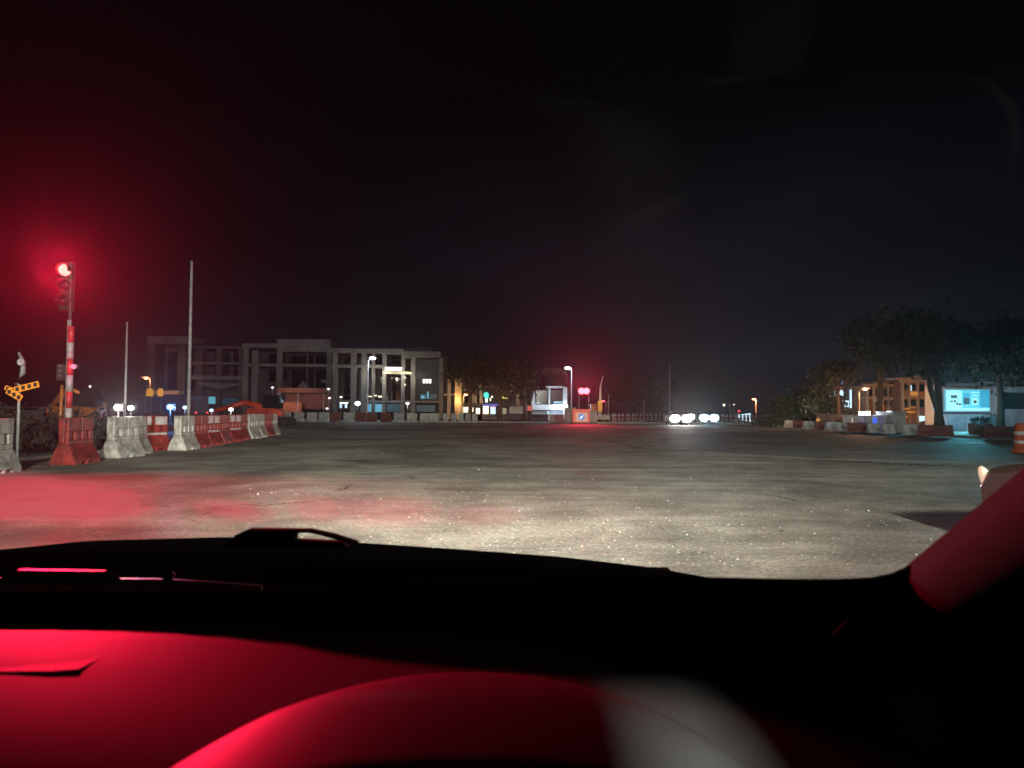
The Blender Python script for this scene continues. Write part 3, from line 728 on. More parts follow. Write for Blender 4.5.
# --- middle
f = Facade('office_block', 'grey frame building with a small gable and a red canopy at its foot', 121, 243, 331)
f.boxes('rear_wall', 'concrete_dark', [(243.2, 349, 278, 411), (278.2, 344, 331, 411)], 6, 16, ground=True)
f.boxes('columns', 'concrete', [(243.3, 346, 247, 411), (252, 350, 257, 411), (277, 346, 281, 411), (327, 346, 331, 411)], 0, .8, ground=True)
f.boxes('parapet', 'concrete', [(243.2, 343.5, 278, 348)], -.4, 5.9)
f.boxes('parapet', 'concrete', [(278.2, 340, 331, 352)], -.3, 5.9)
f.boxes('cornice', 'concrete', [(277, 339.5, 332, 341)], -.9, -.31)
f.boxes('floor_slab', 'concrete', [(243.2, 363.5, 331, 367)], -.3, 5.9)
f.boxes('mullions', 'concrete_dark', [(305, 352.5, 306.5, 363), (304.5, 367.5, 306, 386), (284, 352.5, 285, 363)], 1, 1.4)
f.each('window', 'dark_glass', [(258, 351, 276.5, 363), (258, 368, 276.5, 380), (282, 353, 304, 363), (307, 353, 326.5, 363), (282, 368, 304, 387), (307, 368, 326.5, 387)], 5.5, 5.95)
for (px, py, w_, h_) in ((306, 348, 7, 4), (304, 384.5, 6, 3.5)):
    mb = MB(); a, b, c_ = [P(*q, 121) - f.g for q in ((px-w_, py+h_*.9), (px+w_, py+h_*.9), (px, py-h_))]
    mb.prism([(v.x, v.z) for v in (a, b, c_)], (0, -.75, 0), (1,0,0), (0,0,1), (0,.4,0)); mb.build('gable', 'concrete', f.root)
f.boxes('wall_sign', 'concrete', [(312.5, 378, 319, 381.5)], 5.3, 5.45)
lamp('SPOT', P(285, 395, 88), 4500, (1, .78, .8), f.root, .6, P(270, 365, 121), 70, .9)
# red tarp canopy
g = G(303, 100); t = empty('site_canopy', g, 0, label='rust red fabric canopy over stored boards before the grey building', cat='canopy'); 
def bx(n, m, a, b, y0, y1, d=100):
    p, q = P(*a, d) - g, P(*b, d) - g; mb = MB(); mb.box((p.x, y0, max(q.z, 0)), (q.x, y1, p.z)); return mb.build(n, m, t)
bx('fabric_roof', 'orange_tarp', (280, 388), (326, 393), -1, 3); bx('rear_cloth', 'orange_tarp', (280, 393.2), (326, 409), 2.5, 2.9)
mk('board_brown', (.3, .08, .035), .8, .3, 2)
bx('stored_board', 'board_brown', (285, 402), (303, 412), -.8, -.4)
mb = MB()
for px in (281, 300, 325.5):
    q = P(px, 393, 100) - g; mb.tube([(q.x, -.9, 0), (q.x, -.9, q.z)], .06, 6)
mb.build('posts', 'galv_paint', t)
lamp('POINT', P(306, 398, 92), 25, (1, .35, .15), t, .4)
# white little lights by the canopy post
for k, (px, py) in enumerate(((272.5, 387.5), (272, 406.5), (328.5, 389), (329.5, 398), (327, 408.5), (341, 397))):
    mb = MB(); mb.ball((0,0,0), .14, 'e_white_soft', 1, (1.5, 1, .9)); mb.tube([(0,.05,0),(0,.05,-P(px,py,96).z)], .03, 5, 'galv')
    tag(mb.build('site_lamp', None, None, P(px, py, 96)), ['tiny white lamp left of the red canopy at its roof height', 'tiny white lamp low at the left foot of the red canopy', 'highest tiny lamp on the right of the red canopy', 'middle tiny lamp on the right of the red canopy', 'lowest tiny lamp on the right of the red canopy', 'tiny lamp farthest right of the red canopy'][k], 'lamp', 'tiny lamps around the red canopy')
# --- right wing with lit entrance
f = Facade('office_block', 'office block with warm lit entrance beam and dark blue glazed corner', 120, 331, 443)
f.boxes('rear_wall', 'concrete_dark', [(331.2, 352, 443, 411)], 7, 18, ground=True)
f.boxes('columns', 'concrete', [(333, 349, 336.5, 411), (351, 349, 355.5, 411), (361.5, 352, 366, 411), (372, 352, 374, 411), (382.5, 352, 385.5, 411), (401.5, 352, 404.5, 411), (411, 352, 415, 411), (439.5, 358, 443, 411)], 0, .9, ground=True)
f.boxes('parapet', 'concrete', [(331.2, 348.5, 404, 353.5)], -.4, 6.9)
f.boxes('parapet', 'concrete', [(404.2, 351.5, 441, 358)], -.4, 6.9)
f.boxes('roof_block', 'concrete_dark', [(404, 347, 432, 351)], 1, 9)
f.boxes('floor_slab', 'concrete', [(331.2, 364.5, 384, 368)], -.1, 6.9)
f.boxes('floor_slab', 'cream_render', [(384.2, 371.5, 412, 374)], -.3, 6.9)
f.boxes('floor_slab', 'concrete', [(331.2, 400, 439, 403)], -.1, 6.9)
f.each('window', 'dark_glass', [(337, 354, 350.5, 364), (337, 369, 350.5, 399), (367, 354, 382, 366), (374.5, 369, 382, 399), (386, 354, 401, 366), (386, 376, 401, 399), (405, 359, 410.5, 399)], 5.5, 6.2)
f.boxes('glazed_corner', 'blue_glass', [(415.5, 359, 439.2, 399.5)], .4, .8)
f.boxes('lit_window', 'e_white_soft', [(422.6, 379, 431, 383.2)], .25, .38)
f.boxes('window_bars', 'black_metal', [(425.2, 379, 425.7, 383.2), (428.2, 379, 428.7, 383.2)], .2, .24)
f.boxes('painted_reflection', 'e_cyan_faint', [(420, 394, 436, 399)], .25, .38)  # faint glowing panel painted in place of a reflection on the glazing
f.boxes('blue_display', 'e_cyan_dim', [(421, 395.5, 424.5, 398.5)], .1, .2); f.boxes('blue_display', 'e_cyan_dim', [(427, 391.5, 428.5, 398.5)], .1, .2)
f.boxes('entrance_light', 'e_white_soft', [(385, 367, 402, 371)], -.1, .2)
f.boxes('shop_front', 'e_cyan_dim', [(363, 403.8, 381.5, 412), ], .95, 1.2)
f.boxes('shop_front', 'e_cyan_faint', [(384.5, 403.8, 401, 412)], .95, 1.2); f.boxes('shop_front', 'e_cyan_faint', [(416, 405, 434, 412)], .95, 1.2)
f.boxes('cabin_window', 'e_white_soft', [(344, 402.5, 352, 404)], -3, -2.8); f.boxes('cabin_window', 'e_cool_soft', [(344, 404.2, 346, 408)], -3, -2.8); f.boxes('cabin_window', 'e_cool_soft', [(349, 404.2, 351, 408)], -3, -2.8)
f.each('small_light', 'e_warm', [(367, 396, 372, 397), (374.5, 395, 377, 396.2), (378.5, 395.8, 382, 397.4), (404.8, 384, 406, 385.5), (404.8, 373, 407, 374), (404.8, 377, 406, 378)], -.3, -.15)
for px in (383.5, 403, 412.5, 364):
    lamp('POINT', P(px, 375.5, 118.6), (230 if px < 410 else 60) if px > 370 else 60, (1, .93, .68), f.root, .1)
lamp('POINT', P(375, 372, 117), 160, (1, .93, .75), f.root, .2)
lamp('POINT', P(372, 401.5, 115), 260, (.45, .8, 1), f.root, .3)
# --- tan shops 440-490
f = Facade('shop_building', 'tan shop building with a lit wall beside the orange lamp', 118, 443, 480)
f.boxes('wall', 'cream_render', [(456.5, 378, 462.5, 411)], -3, 6, ground=True)
f.boxes('rear_wall', 'concrete_dark', [(443.3, 376, 456, 411)], 3, 10, ground=True)
f.boxes('columns', 'cream_render', [(447, 378, 450, 404)], 1, 1.6, ground=True); f.boxes('floor_slab', 'cream_render', [(443.3, 393.5, 456, 395.5)], .8, 2.9)
mb = MB(); p = [P(*q, 118) - f.g for q in ((473, 384), (477, 383), (477, 405), (472, 405))]
mb.prism([(v.x, v.z) for v in p], (0, -1, 0), (1,0,0), (0,0,1), (0,4,0)); mb.build('tan_pier', 'cream_render', f.root)
mb = MB(); p = [P(*q, 118) - f.g for q in ((477.3, 383), (482, 383), (483.5, 405), (480, 405), (479.5, 388), (477.3, 388))]
mb.prism([(v.x, v.z) for v in p], (0, -1, 0), (1,0,0), (0,0,1), (0,1,0)); mb.build('arch_pier', 'cream_render', f.root)
f.boxes('fascia', 'concrete_dark', [(455, 403, 484, 406.5)], -1.5, 1); 
f.each('lit_shopfront', 'e_warm', [(456.5, 407.5, 459, 413), (461, 407, 469, 412.5), (470.5, 407.5, 473.5, 412), (476, 408, 480, 414)], -.5, -.3)
f.boxes('window', 'dark_glass', [(450.5, 380, 455.5, 393), ], 2.6, 2.9)
lamp('POINT', P(455, 400, 114), 300, (1, .5, .15), f.root, .2)
# --- shops under dark trees 480-530
f = Facade('shop_building', 'low dark shop row with bright shop windows and a teal neon sign', 116, 482, 540)
f.boxes('rear_wall', 'concrete_dark', [(482, 388, 540, 411)], 2, 9, ground=True)
f.boxes('roof', 'roof_tile', [(482, 385.5, 540, 388)], 1, 9.4)
f.boxes('fascia', 'concrete_dark', [(482, 404.5, 528, 406)], -1, 1.9)
f.boxes('lit_shopfront', 'e_white_soft', [(483, 406, 488.5, 408.5)], 0, .2); f.boxes('lit_shopfront', 'e_warm', [(483, 408.7, 488.5, 414)], 0, .2)
f.boxes('lit_shopfront', 'e_cool_soft', [(490.5, 406.5, 495.5, 414)], 0, .2); f.boxes('pink_panel', 'e_pink', [(491.5, 406, 495, 407.6)], -.15, -.05)
f.boxes('blue_sign', 'e_bluesign', [(483, 404, 499, 405.8)], -1.2, -1.05)
f.boxes('dim_shopfront', 'e_warm_dim', [(500, 408, 506.5, 414)], 0, .2)
f.boxes('columns', 'cream_render', [(510.5, 384.5, 512, 392), (513, 384.5, 514, 390), (516.5, 385, 519.5, 411)], -.6, 0, ground=False)
f.boxes('shutter', 'white_wall', [(509.5, 406, 527, 413.5)], .6, .9)
mb = MB(); c_ = P(486.2, 395, 114.5) - f.g; mb.ball((c_.x, 0-1.5, c_.z), .42, 'e_teal', 2, (1, .15, 1.05)); mb.ball((c_.x+.1, -1.5, c_.z-.35), .3, 'e_teal', 2, (1, .15, .8))
mb.box((c_.x-.12, -1.5, c_.z-1.1), (c_.x+.22, -1.42, c_.z-.45), 'e_white_soft'); mb.build('neon_sign', None, f.root)
f.boxes('small_sign', 'e_warm', [(490, 398.2, 491.2, 401)], -1.4, -1.3); f.boxes('small_sign', 'e_warm', [(491.4, 396, 493, 398)], -1.4, -1.3)
f.boxes('yellow_sign', 'e_yellow', [(499.5, 396.8, 504, 397.9), ], -1.4, -1.3); f.boxes('yellow_sign', 'e_yellow', [(503, 397.9, 507.5, 398.8)], -1.4, -1.3)
f.boxes('red_box_sign', 'e_board', [(527.2, 405.7, 531.3, 411)], -1.5, -1.3)
# --- pale building 530-572
f = Facade('shop_building', 'pale blue lit shop building left of the second street lamp', 114, 531, 573)
f.boxes('rear_wall', 'concrete_dark', [(531, 388, 573, 411)], 3, 12, ground=True)
f.boxes('roof_slab', 'white_wall', [(546, 386, 562.5, 388), ], -.5, 2.9)
f.boxes('columns', 'white_wall', [(548.5, 388.2, 550, 411), (563, 387, 567, 411)], -.3, .4, ground=True)
mb = MB(); p = [P(*q, 114) - f.g for q in ((534.5, 389), (531, 405), (535, 405))]
mb.prism([(v.x, v.z) for v in p], (0, -1, 0), (1,0,0), (0,0,1), (0,1,0)); mb.build('sloped_fin', 'white_wall', f.root)
f.boxes('fascia', 'white_wall', [(532, 404.5, 552, 410)], -.8, 1); f.boxes('shop_wall', 'hoarding', [(532, 410.2, 573, 414.5)], 1, 1.2)
f.boxes('shop_sign', 'e_cool', [(552.5, 405, 567, 409.6)], -1, -.8); f.boxes('lettering_band', 'e_cyan_dim', [(553.5, 401.5, 563, 403.5)], -.7, -.6)
f.each('window', 'dark_glass', [(537, 390, 548, 403.5), (550.5, 390, 562.5, 401)], 2.4, 2.9)
f.boxes('lit_window', 'e_cool_soft', [(547.5, 411.3, 550, 414)], .8, .95)
lamp('POINT', P(558, 404, 110), 500, (.65, .85, 1), f.root, .3)
lamp('POINT', P(541, 404, 110), 160, (.65, .85, 1), f.root, .3)
# hill-side roofs above: faint violet roof
f = Facade('far_house', 'faint violet roof showing over the shops left of the lamp', 140, 543, 568)
f.boxes('wall', 'concrete_dark', [(545, 374, 567, 395)], 0, 8, ground=True)
mb = MB(); p = [P(*q, 139) - f.g for q in ((541, 375), (569, 375), (562, 368), (546, 367))]
mb.prism([(v.x, v.z) for v in p], (0, 0, 0), (1,0,0), (0,0,1), (0,9,0)); mb.build('roof', 'concrete', f.root)
# containers and objects around far signal
def block(name, px0, py0, px1, d, depth, m, label, cat, group=None, trim=None):
    a, b = P(px0, py0, d), P(px1, py0, d); g = Vector(((a.x+b.x)/2, d, 0)); w2 = (b.x-a.x)/2
    t = empty(name, g, 0, label=label, cat=cat, group=group)
    mb = MB(); mb.box((-w2, 0, .1), (w2, depth, a.z)); n = max(3, int(w2*2/.3))
    for k in range(n): x = -w2 + (k+.5)*2*w2/n; mb.box((x-.04, -.03, .15), (x+.04, -.002, a.z-.06))
    mb.build('body', m, t)
    mb = MB(); mb.box((-w2-.04, -.06, a.z+.002), (w2+.04, depth+.04, a.z+.07)); mb.build('roof', trim or m, t)
    mb = MB(); mb.box((-w2, -.02, 0), (w2, depth, .098)); mb.build('skid', 'black_metal', t)
    return t
block('site_cabin', 566, 408, 576, 88, 2.4, 'container', 'greyish green site cabin left of the far orange board', 'cabin')
block('water_barrier', 555, 415, 564, 86, .6, 'red_plastic', 'dark red block barrier left of the far site cabin', 'barrier')
block('water_barrier', 549.5, 415, 554.5, 86.3, .6, 'cream_render', 'small cream block barrier left of the dark red one', 'barrier')
block('site_cabin', 590, 412, 597, 88, 1.5, 'container', 'low grey cabin right of the far orange board', 'cabin')
# drill rig: yellow mast with frame
g = G(600, 90); t = empty('drill_rig', g, 0, label='tall thin drilling rig with yellow lit cover right of the far signal', cat='machine'); loc = lambda p: Vector(p) - g
mb = MB(); mb.tube([(0,0,.9), loc(P(600.5, 386, 90))], [.2,.12], 6); mb.tube([loc(P(600.5,386,90)), loc(P(603,376,90))], .08, 6); mb.build('mast', 'white_wall', t)
mb = MB(); a, b = loc(P(597.5, 401, 90)), loc(P(602, 412, 90)); mb.box((a.x, -.3, b.z), (b.x, -.22, a.z)); mb.build('yellow_cover', 'yellow_paint', t, bevel=.03)
mb = MB(); mb.box((-1.2,-.5,.45),(1.1,.9,.9)); mb.build('deck', 'container', t)
mb = MB(); mb.tube([loc(P(590,412,90))*Vector((1,0,1)) if False else Vector((-1.2,0,.95)), (1.3,0,.95)], .05, 6); q = loc(P(608.5, 394, 90)); mb.tube([(q.x,0,0),(q.x,0,q.z)], .05, 6); mb.build('guard_frame', 'galv_paint', t)
for x in (-.9, .0, .8):
    mb = MB(); mb.tube([(x,-.5,.24),(x,-.25,.24)], .24, 12); mb.build('wheel', 'tyre', t)
lamp('POINT', P(600, 400, 87.5), 160, (1, .6, .25), t, .15)
block('material_stack', 591, 404.5, 597, 93, 1.2, 'orange_paint', 'stack of orange lit boards behind the drilling rig', 'stack')
# lit sign right of headlights
g = G(744, 104); t = empty('lit_sign', g, 0, label='white lit slanted sign board with a red top light beyond the bollards', cat='sign'); loc = lambda p: Vector(p) - g
mb = MB(); p = [loc(P(*q, 104)) for q in ((736, 415), (750.5, 413.2), (750, 416), (751.5, 422), (743, 420.5), (740, 418.5), (736, 417.5))]
mb.prism([(v.x, v.z) for v in p], (0, -.1, 0), (1,0,0), (0,0,1), (0,.2,0)); mb.build('lit_board', 'e_cool_soft', t)
mb = MB(); p = loc(P(742,418,104)); q = loc(P(748.5,418,104)); mb.tube([(p.x,.15,0),(p.x,.15,p.z)], .06, 6); mb.tube([(q.x,.15,0),(q.x,.15,p.z)], .06, 6); mb.tube([(p.x-.5,.15,p.z),(p.x-.5,.15,loc(P(739,411,104)).z)], .04, 6); mb.build('posts', 'galv', t)
mb = MB(); mb.ball(loc(P(739, 411, 104)), .18, None, 2); mb.build('red_light', 'e_redsoft', t)
for px, py, e in ((724, 405, 'e_warm'), (729.5, 405, 'e_warm_dim'), (734, 404.5, 'e_warm')):
    mb = MB(); mb.ball((0,0,0), .22 if px < 728 else .12, e, 2, (1,.3,1)); mb.tube([(0,.1,0),(0,.1,-P(px,py,125).z)], .04, 5, 'galv')
    tag(mb.build('round_lamp', None, None, P(px, py, 125)), {724: 'round pale lamp on a pole, largest of the three over the bollards', 729.5: 'faint middle one of the three far round lamps', 734: 'small bright far lamp nearest the white lit sign'}[px], 'lamp')

# --- right side: ornate shophouses
f = Facade('shophouse', 'ornate shophouse row with round arches lit orange by the street lamp', 78, 868, 905)
f.boxes('wall', 'brick', [(868, 385, 905, 411)], 1, 8, ground=True)
f.boxes('arcade_piers', 'cream_render', [(870, 386, 871.5, 411), (876.5, 386, 878, 411), (884, 386, 886, 411), (891, 386, 892.5, 411), (898, 386, 899.5, 411), (903.5, 386, 905, 411)], .6, .99, ground=True)
f.boxes('cornice', 'cream_render', [(867, 384, 906, 386)], .3, 1.2); f.boxes('cornice', 'cream_render', [(867, 397, 906, 398.5)], .4, 1)
f.boxes('cornice', 'cream_render', [(876, 382.5, 889, 383.9)], .5, 1.2)
f.each('window', 'dark_glass', [(872, 389, 873.8, 396), (874.6, 389, 876.2, 396), (879, 389, 880.8, 396), (882, 389, 883.6, 396), (887, 389, 888.5, 396), (889.3, 389, 890.8, 396), (893.5, 389, 895, 396), (895.8, 389, 897.6, 396), (900.3, 389, 903, 396)], .85, .98)
for px in (881, 888.5, 895.2, 901.6):
    mb = MB(); c_ = P(px, 402.5, 78) - f.g; n = 12; ro, ri = .42, .3
    for k in range(n):
        a0, a1 = math.pi*k/n, math.pi*(k+1)/n
        q = [(c_.x+ro*math.cos(a0), c_.z+ro*math.sin(a0)), (c_.x+ro*math.cos(a1), c_.z+ro*math.sin(a1)), (c_.x+ri*math.cos(a1), c_.z+ri*math.sin(a1)), (c_.x+ri*math.cos(a0), c_.z+ri*math.sin(a0))]
        mb.prism(q, (0,.4,0), (1,0,0), (0,0,1), (0,.18,0))
    mb.build('round_arch', 'cream_render', f.root)
    mb = MB(); mb.tube([(c_.x, .88, c_.z), (c_.x, .96, c_.z)], ri, 16); mb.build('arched_window', 'e_warm' if px == 901.6-0 and False else ('e_amber_soft' if px == 901.6 else 'dark_glass'), f.root)
lamp('POINT', P(885, 407, 70), 180, (1, .42, .2), f.root, .3); lamp('POINT', P(900, 400, 72), 110, (1, .45, .2), f.root, .2)
f = Facade('shophouse', 'taller ornate shophouse with stepped roof and amber sign by the tree', 76, 894, 936)
f.boxes('wall', 'brick', [(905.5, 381, 936, 411)], 1, 9, ground=True)
f.boxes('parapet', 'cream_render', [(896, 377.5, 913, 379.5)], .4, 3); f.boxes('parapet', 'cream_render', [(905.4, 379.6, 936, 382)], .5, 1.2)
f.boxes('upper_storey', 'brick', [(897, 379.6, 905.3, 384)], 3.1, 8)
f.boxes('roof_turret', 'cream_render', [(921, 375, 929, 379.4)], 1.3, 4)
f.boxes('piers', 'cream_render', [(906, 382.2, 907.2, 411), (912.6, 382.2, 913.8, 411), (921, 382.2, 922.5, 411), (930, 382.2, 931.5, 411)], .55, .98, ground=True)
f.boxes('cornice', 'cream_render', [(905.4, 396.5, 936, 398)], .3, .54)
f.each('window', 'dark_glass', [(908, 384, 912, 389.5), (908, 399.5, 912, 407), (914.5, 384, 920.5, 390), (914.5, 399.5, 920.5, 407), (923.5, 384, 929, 392), (923.5, 399.5, 929, 407), (932, 399.5, 935, 407)], .85, .98)
M['e_signamber'] = glow('e_signamber', (1, .42, .08), .45); M['e_orangedim'] = glow('e_orangedim', (1, .3, .06), .12)
f.boxes('amber_sign', 'e_signamber', [(911, 391.7, 918, 395.8)], .0, .2); f.boxes('dim_sign', 'e_orangedim', [(921.5, 391.5, 931.5, 397)], .1, .28)
f.each('lit_shopfront', 'e_signamber', [(907, 408.2, 912, 409.4), (909, 411, 917, 413), (913, 406.5, 918, 407.5), (906.5, 416, 909.5, 418)], .3, .5)
f.each('white_notice', 'e_cool_soft', [(921.3, 415.8, 923.2, 421.5), (924.2, 416, 926, 421)], .2, .4)
f.each('small_window_light', 'e_cool_soft', [(914.4, 385, 915.5, 390.5), ], .7, .8)
lamp('POINT', P(915, 402, 71), 150, (1, .4, .15), f.root, .2); lamp('POINT', P(905, 392, 72), 60, (1, .4, .2), f.root, .2); lamp('POINT', P(926, 403, 71), 90, (1, .4, .15), f.root, .2)
# wooden shed
block('site_cabin', 829, 414.5, 848, 60, 2.5, 'brick', 'long brown site cabin under the trees with a yellow light', 'cabin')
mb = MB(); mb.ball(P(818, 420, 58.5), .16, None, 2, (1,.5,1)); tag(mb.build('small_lamp', 'e_signamber'), 'small yellow light at the left end of the brown cabin', 'lamp')
# big lit blue-white sign panels behind trees at 848
f = Facade('lit_display', 'bright bluish display panels shining through the tree', 80, 828, 856, cat='display')
M['e_disp'] = glow('e_disp', (.55, .85, 1), 1.3); M['e_dispblue'] = glow('e_dispblue', (.08, .25, .8), .8)
f.boxes('frame', 'black_metal', [(829, 379, 853.5, 411)], .3, .6, ground=True)
f.each('lit_panel', 'e_disp', [(830.5, 391, 833.5, 398), (835, 390.5, 838.5, 396), (840, 390, 843.5, 396), (843.5, 400.5, 849, 407), (850.5, 389, 851.8, 408), (831, 401, 834.5, 405), (836, 400.5, 839.5, 404)], 0, .2)
f.boxes('blue_panel', 'e_dispblue', [(838, 380.8, 844.5, 384)], 0, .2)
lamp('POINT', P(843, 400, 77), 150, (.55, .8, 1), f.root, .4)
# kiosks
def kiosk(px0, px1, d, wall, door, label, lit):
    a, b = P(px0, 416.5, d), P(px1, 416.5, d); g = Vector(((a.x+b.x)/2, d, 0)); w2 = (b.x-a.x)/2
    t = empty('kiosk', g, 0, label=label, cat='kiosk', group='small kiosks by the right kerb')
    mb = MB(); mb.box((-w2, 0, .0), (w2, 1.5, a.z)); mb.build('wall', wall, t)
    mb = MB(); mb.box((-w2-.08, -.15, a.z+.002), (w2+.08, 1.6, a.z+.09)); mb.build('roof', 'white_wall', t)
    mb = MB(); mb.box((-w2*.75, -.05, .1), (w2*.7, -.003, a.z-.08)); mb.build('door', door, t)
    if lit:
        mb = MB(); mb.box((-.13, -.12, a.z+.1), (.13, .1, a.z+.36)); mb.build('roof_light', 'e_cool', t); lamp('POINT', g + Vector((0,-.45,a.z+.25)), 30, (.8,.85,1), t, .1)
M['e_cream'] = glow('e_cream', (1, .93, .65), .9); M['e_bluedoor'] = glow('e_bluedoor', (.04, .12, .8), 1.1); M['e_pinkw'] = glow('e_pinkw', (.9, .7, .75), 1.0)
kiosk(851.5, 857, 56, 'white_wall', 'e_cream', 'leftmost kiosk, pale front with a cream lit door', False)
kiosk(858.5, 864, 55, 'white_wall', 'e_pinkw', 'kiosk with a pinkish lit door and light on its roof', True)
kiosk(865, 870, 54, 'blue_paint', 'e_bluedoor', 'blue kiosk with a bright white roof light', True)
kiosk(872, 877.5, 53, 'white_wall', 'e_bluedoor', 'white kiosk with a narrow blue lit door', False)
kiosk(879, 884, 53, 'white_wall', 'e_cream', 'kiosk with plain cream lit front right of the narrow blue door', False)
kiosk(886, 892, 52, 'white_wall', 'e_cream', 'kiosk with cream door under the larger white roof light', True)
block('site_cabin', 893.5, 412.5, 906, 51, 2.4, 'container', 'grey green container beside the last kiosk', 'cabin')
# --- billboard building
f = Facade('billboard_building', 'white single storey building carrying the long roof edge and lit wall', 62, 938, 1075, cat='building')
f.boxes('wall', 'white_wall', [(938, 386, 1004, 430)], .6, 2.0, ground=True); f.boxes('wall', 'white_wall', [(1004.1, 409, 1075, 430)], .6, 7, ground=True)
f.boxes('upper_band', 'white_wall', [(1004.1, 381, 1075, 392)], .6, 7); f.boxes('dark_opening', 'black_metal', [(1004.1, 392.2, 1075, 408.8)], 2.2, 2.5)
f.boxes('roof_edge', 'concrete_dark', [(936, 383, 1075, 387)], -.9, .59); f.boxes('low_band', 'concrete_dark', [(940, 411.5, 992, 414.5)], .2, .58)
f.boxes('opening_post', 'white_wall', [(1003, 392, 1006, 409)], .3, 1); f.boxes('bright_notice', 'e_cool_soft', [(1012, 397, 1015.2, 399.5)], 1.9, 2.1); f.boxes('bright_notice', 'e_cyan_dim', [(1013, 400, 1015.5, 408)], 1.9, 2.1)
mb = MB(); 
for px in (992, 995.5, 1001, 1004.6):
    q = P(px, 414, 62) - f.g; mb.tube([(q.x, .1, 0), (q.x, .1, q.z)], .06, 6)
mb.build('downpipes', 'black_metal', f.root)
lamp('POINT', P(975, 415, 58.5), 260, (.45, .75, 1), f.root, .4); lamp('POINT', P(1008, 412, 58), 70, (.6, .75, 1), f.root, .4); lamp('POINT', P(998, 396, 59.5), 30, (.7, .9, 1), f.root, .3)
# billboard (flat panel in a frame with generic appliance pictures)
d = 61.2; g = G(968, d); t = empty('billboard', g, 0, label='long cyan lit billboard with appliance pictures on the white building', cat='billboard')
def bb(n, m, rects, y0, y1, par=None):
    mb = MB()
    for a0, b0, a1, b1 in rects:
        p, q = P(a0, b0, d) - g, P(a1, b1, d) - g; mb.box((p.x, y0, q.z), (q.x, y1, p.z))
    return mb.build(n, m, par or t)
mbx = bb('frame', 'white_wall', [(944.8, 388.6, 990.8, 411.8)], .1, .3)
pn = bb('lit_face', 'e_ad', [(946, 389.8, 990, 410.8)], .02, .095)
bb('pale_area', 'e_ad_pale', [(946, 390, 962, 410.5)], .008, .018, pn); bb('deep_area', 'e_ad_deep', [(980, 390, 989.8, 407)], .008, .018, pn)
bb('fridge_picture', 'e_ad_deep', [(963, 393, 970, 404.5)], -.004, .006, pn); bb('fridge_picture', 'e_ad_dark', [(963.6, 398, 969.4, 404.3)], -.016, -.006, pn)
bb('washer_picture', 'e_ad_pale', [(972, 398, 978, 405)], -.004, .006, pn)
mb = MB(); q = P(975, 401.8, d) - g; mb.tube([(q.x, -.006, q.z), (q.x, -.016, q.z)], .13, 14); mb.build('washer_door', 'e_ad_dark', pn)
bb('lettering', 'e_ad_dark', [(951, 395.2, 957, 398), (950, 400.8, 953, 402), (954, 400.3, 956, 402.3), (956.5, 402.6, 958, 405), (958.6, 403.4, 961.5, 405.2), (964, 403, 965, 405.4)], -.004, .006, pn)
bb('lettering', 'e_ad_pale', [(971, 392, 979, 393), (973, 395, 978, 396)], -.004, .006, pn); bb('bottom_band', 'e_ad_pale', [(962.2, 408, 989.8, 410.6)], .008, .018, pn)
p = bb('side_panel', 'e_ad', [(934.5, 389.5, 941, 410)], .02, .3)
# hoardings below billboard
for k, (a0, a1) in enumerate(((947, 967), (968, 984), (985, 1000))):
    a, b = P(a0, 415.5, 57), P(a1, 415.5, 57); g = Vector(((a.x+b.x)/2, 57, 0)); w2 = (b.x-a.x)/2
    t = empty('hoarding', g, 0, label=['left pale blue hoarding sheet under the billboard', 'middle pale blue hoarding sheet under the billboard', 'right pale blue hoarding sheet under the billboard'][k], cat='hoarding', group='hoarding sheets under the billboard')
    mb = MB(); mb.box((-w2, 0, .1), (w2, .06, a.z)); n = int(w2*2/.25)
    for j in range(n): x = -w2+(j+.5)*2*w2/n; mb.box((x-.03, -.03, .12), (x+.03, -.001, a.z-.02))
    mb.build('sheet', 'hoarding', t)
    mb = MB(); mb.tube([(-w2+.1,.1,0),(-w2+.1,.1,a.z)], .04, 6); mb.tube([(w2-.1,.1,0),(w2-.1,.1,a.z)], .04, 6); mb.build('posts', 'galv', t)
lamp('POINT', P(972, 410, 54.5), 190, (.35, .72, .9), None, .4).name = 'billboard_spill'
lamp('SPOT', P(968, 402, 60.0), 9000, (.12, .62, .75), None, .6, (23, 40, -4), 56, .9).name = 'billboard_spill'
# dark planter tubs before hoarding
for k, px in enumerate((975, 985)):
    g = G(px, 50); t = empty('planter', g, 0, label=['left dark planter tub before the hoarding', 'right dark planter tub before the hoarding'][k], cat='planter', group='dark planter tubs')
    mb = MB(); mb.prism([(-.26,.1),(.26,.1),(.33,.75),(-.33,.75)], (0,-.3,0), (1,0,0), (0,0,1), (0,.6,0)); mb.build('tub', 'red_barrier_dull', t)
    mb = MB(); mb.leaves([((0,0,.95), .35)], 120, .16, k+5); mb.build('foliage', 'shrub_leaf', t)
# orange traffic drum near right edge
g = G(1021, 27); t = empty('traffic_drum', g, 0, label='orange drum with white bands at the picture edge by the kerb', cat='drum')
mk('drum_orange', (.42, .09, .03), .5, .25, 4)
mb = MB(); mb.tube([(0,0,0),(0,0,.1),(0,0,.101),(0,0,1.0),(0,0,1.05)], [.34,.32,.26,.2,.12], 16); dr = mb.build('body', 'drum_orange', t)
mb = MB(); mb.tube([(0,0,.32),(0,0,.44)], [.246,.24], 16); mb.tube([(0,0,.62),(0,0,.76)], [.232,.224], 16); mb.build('white_bands', 'reflector', t)
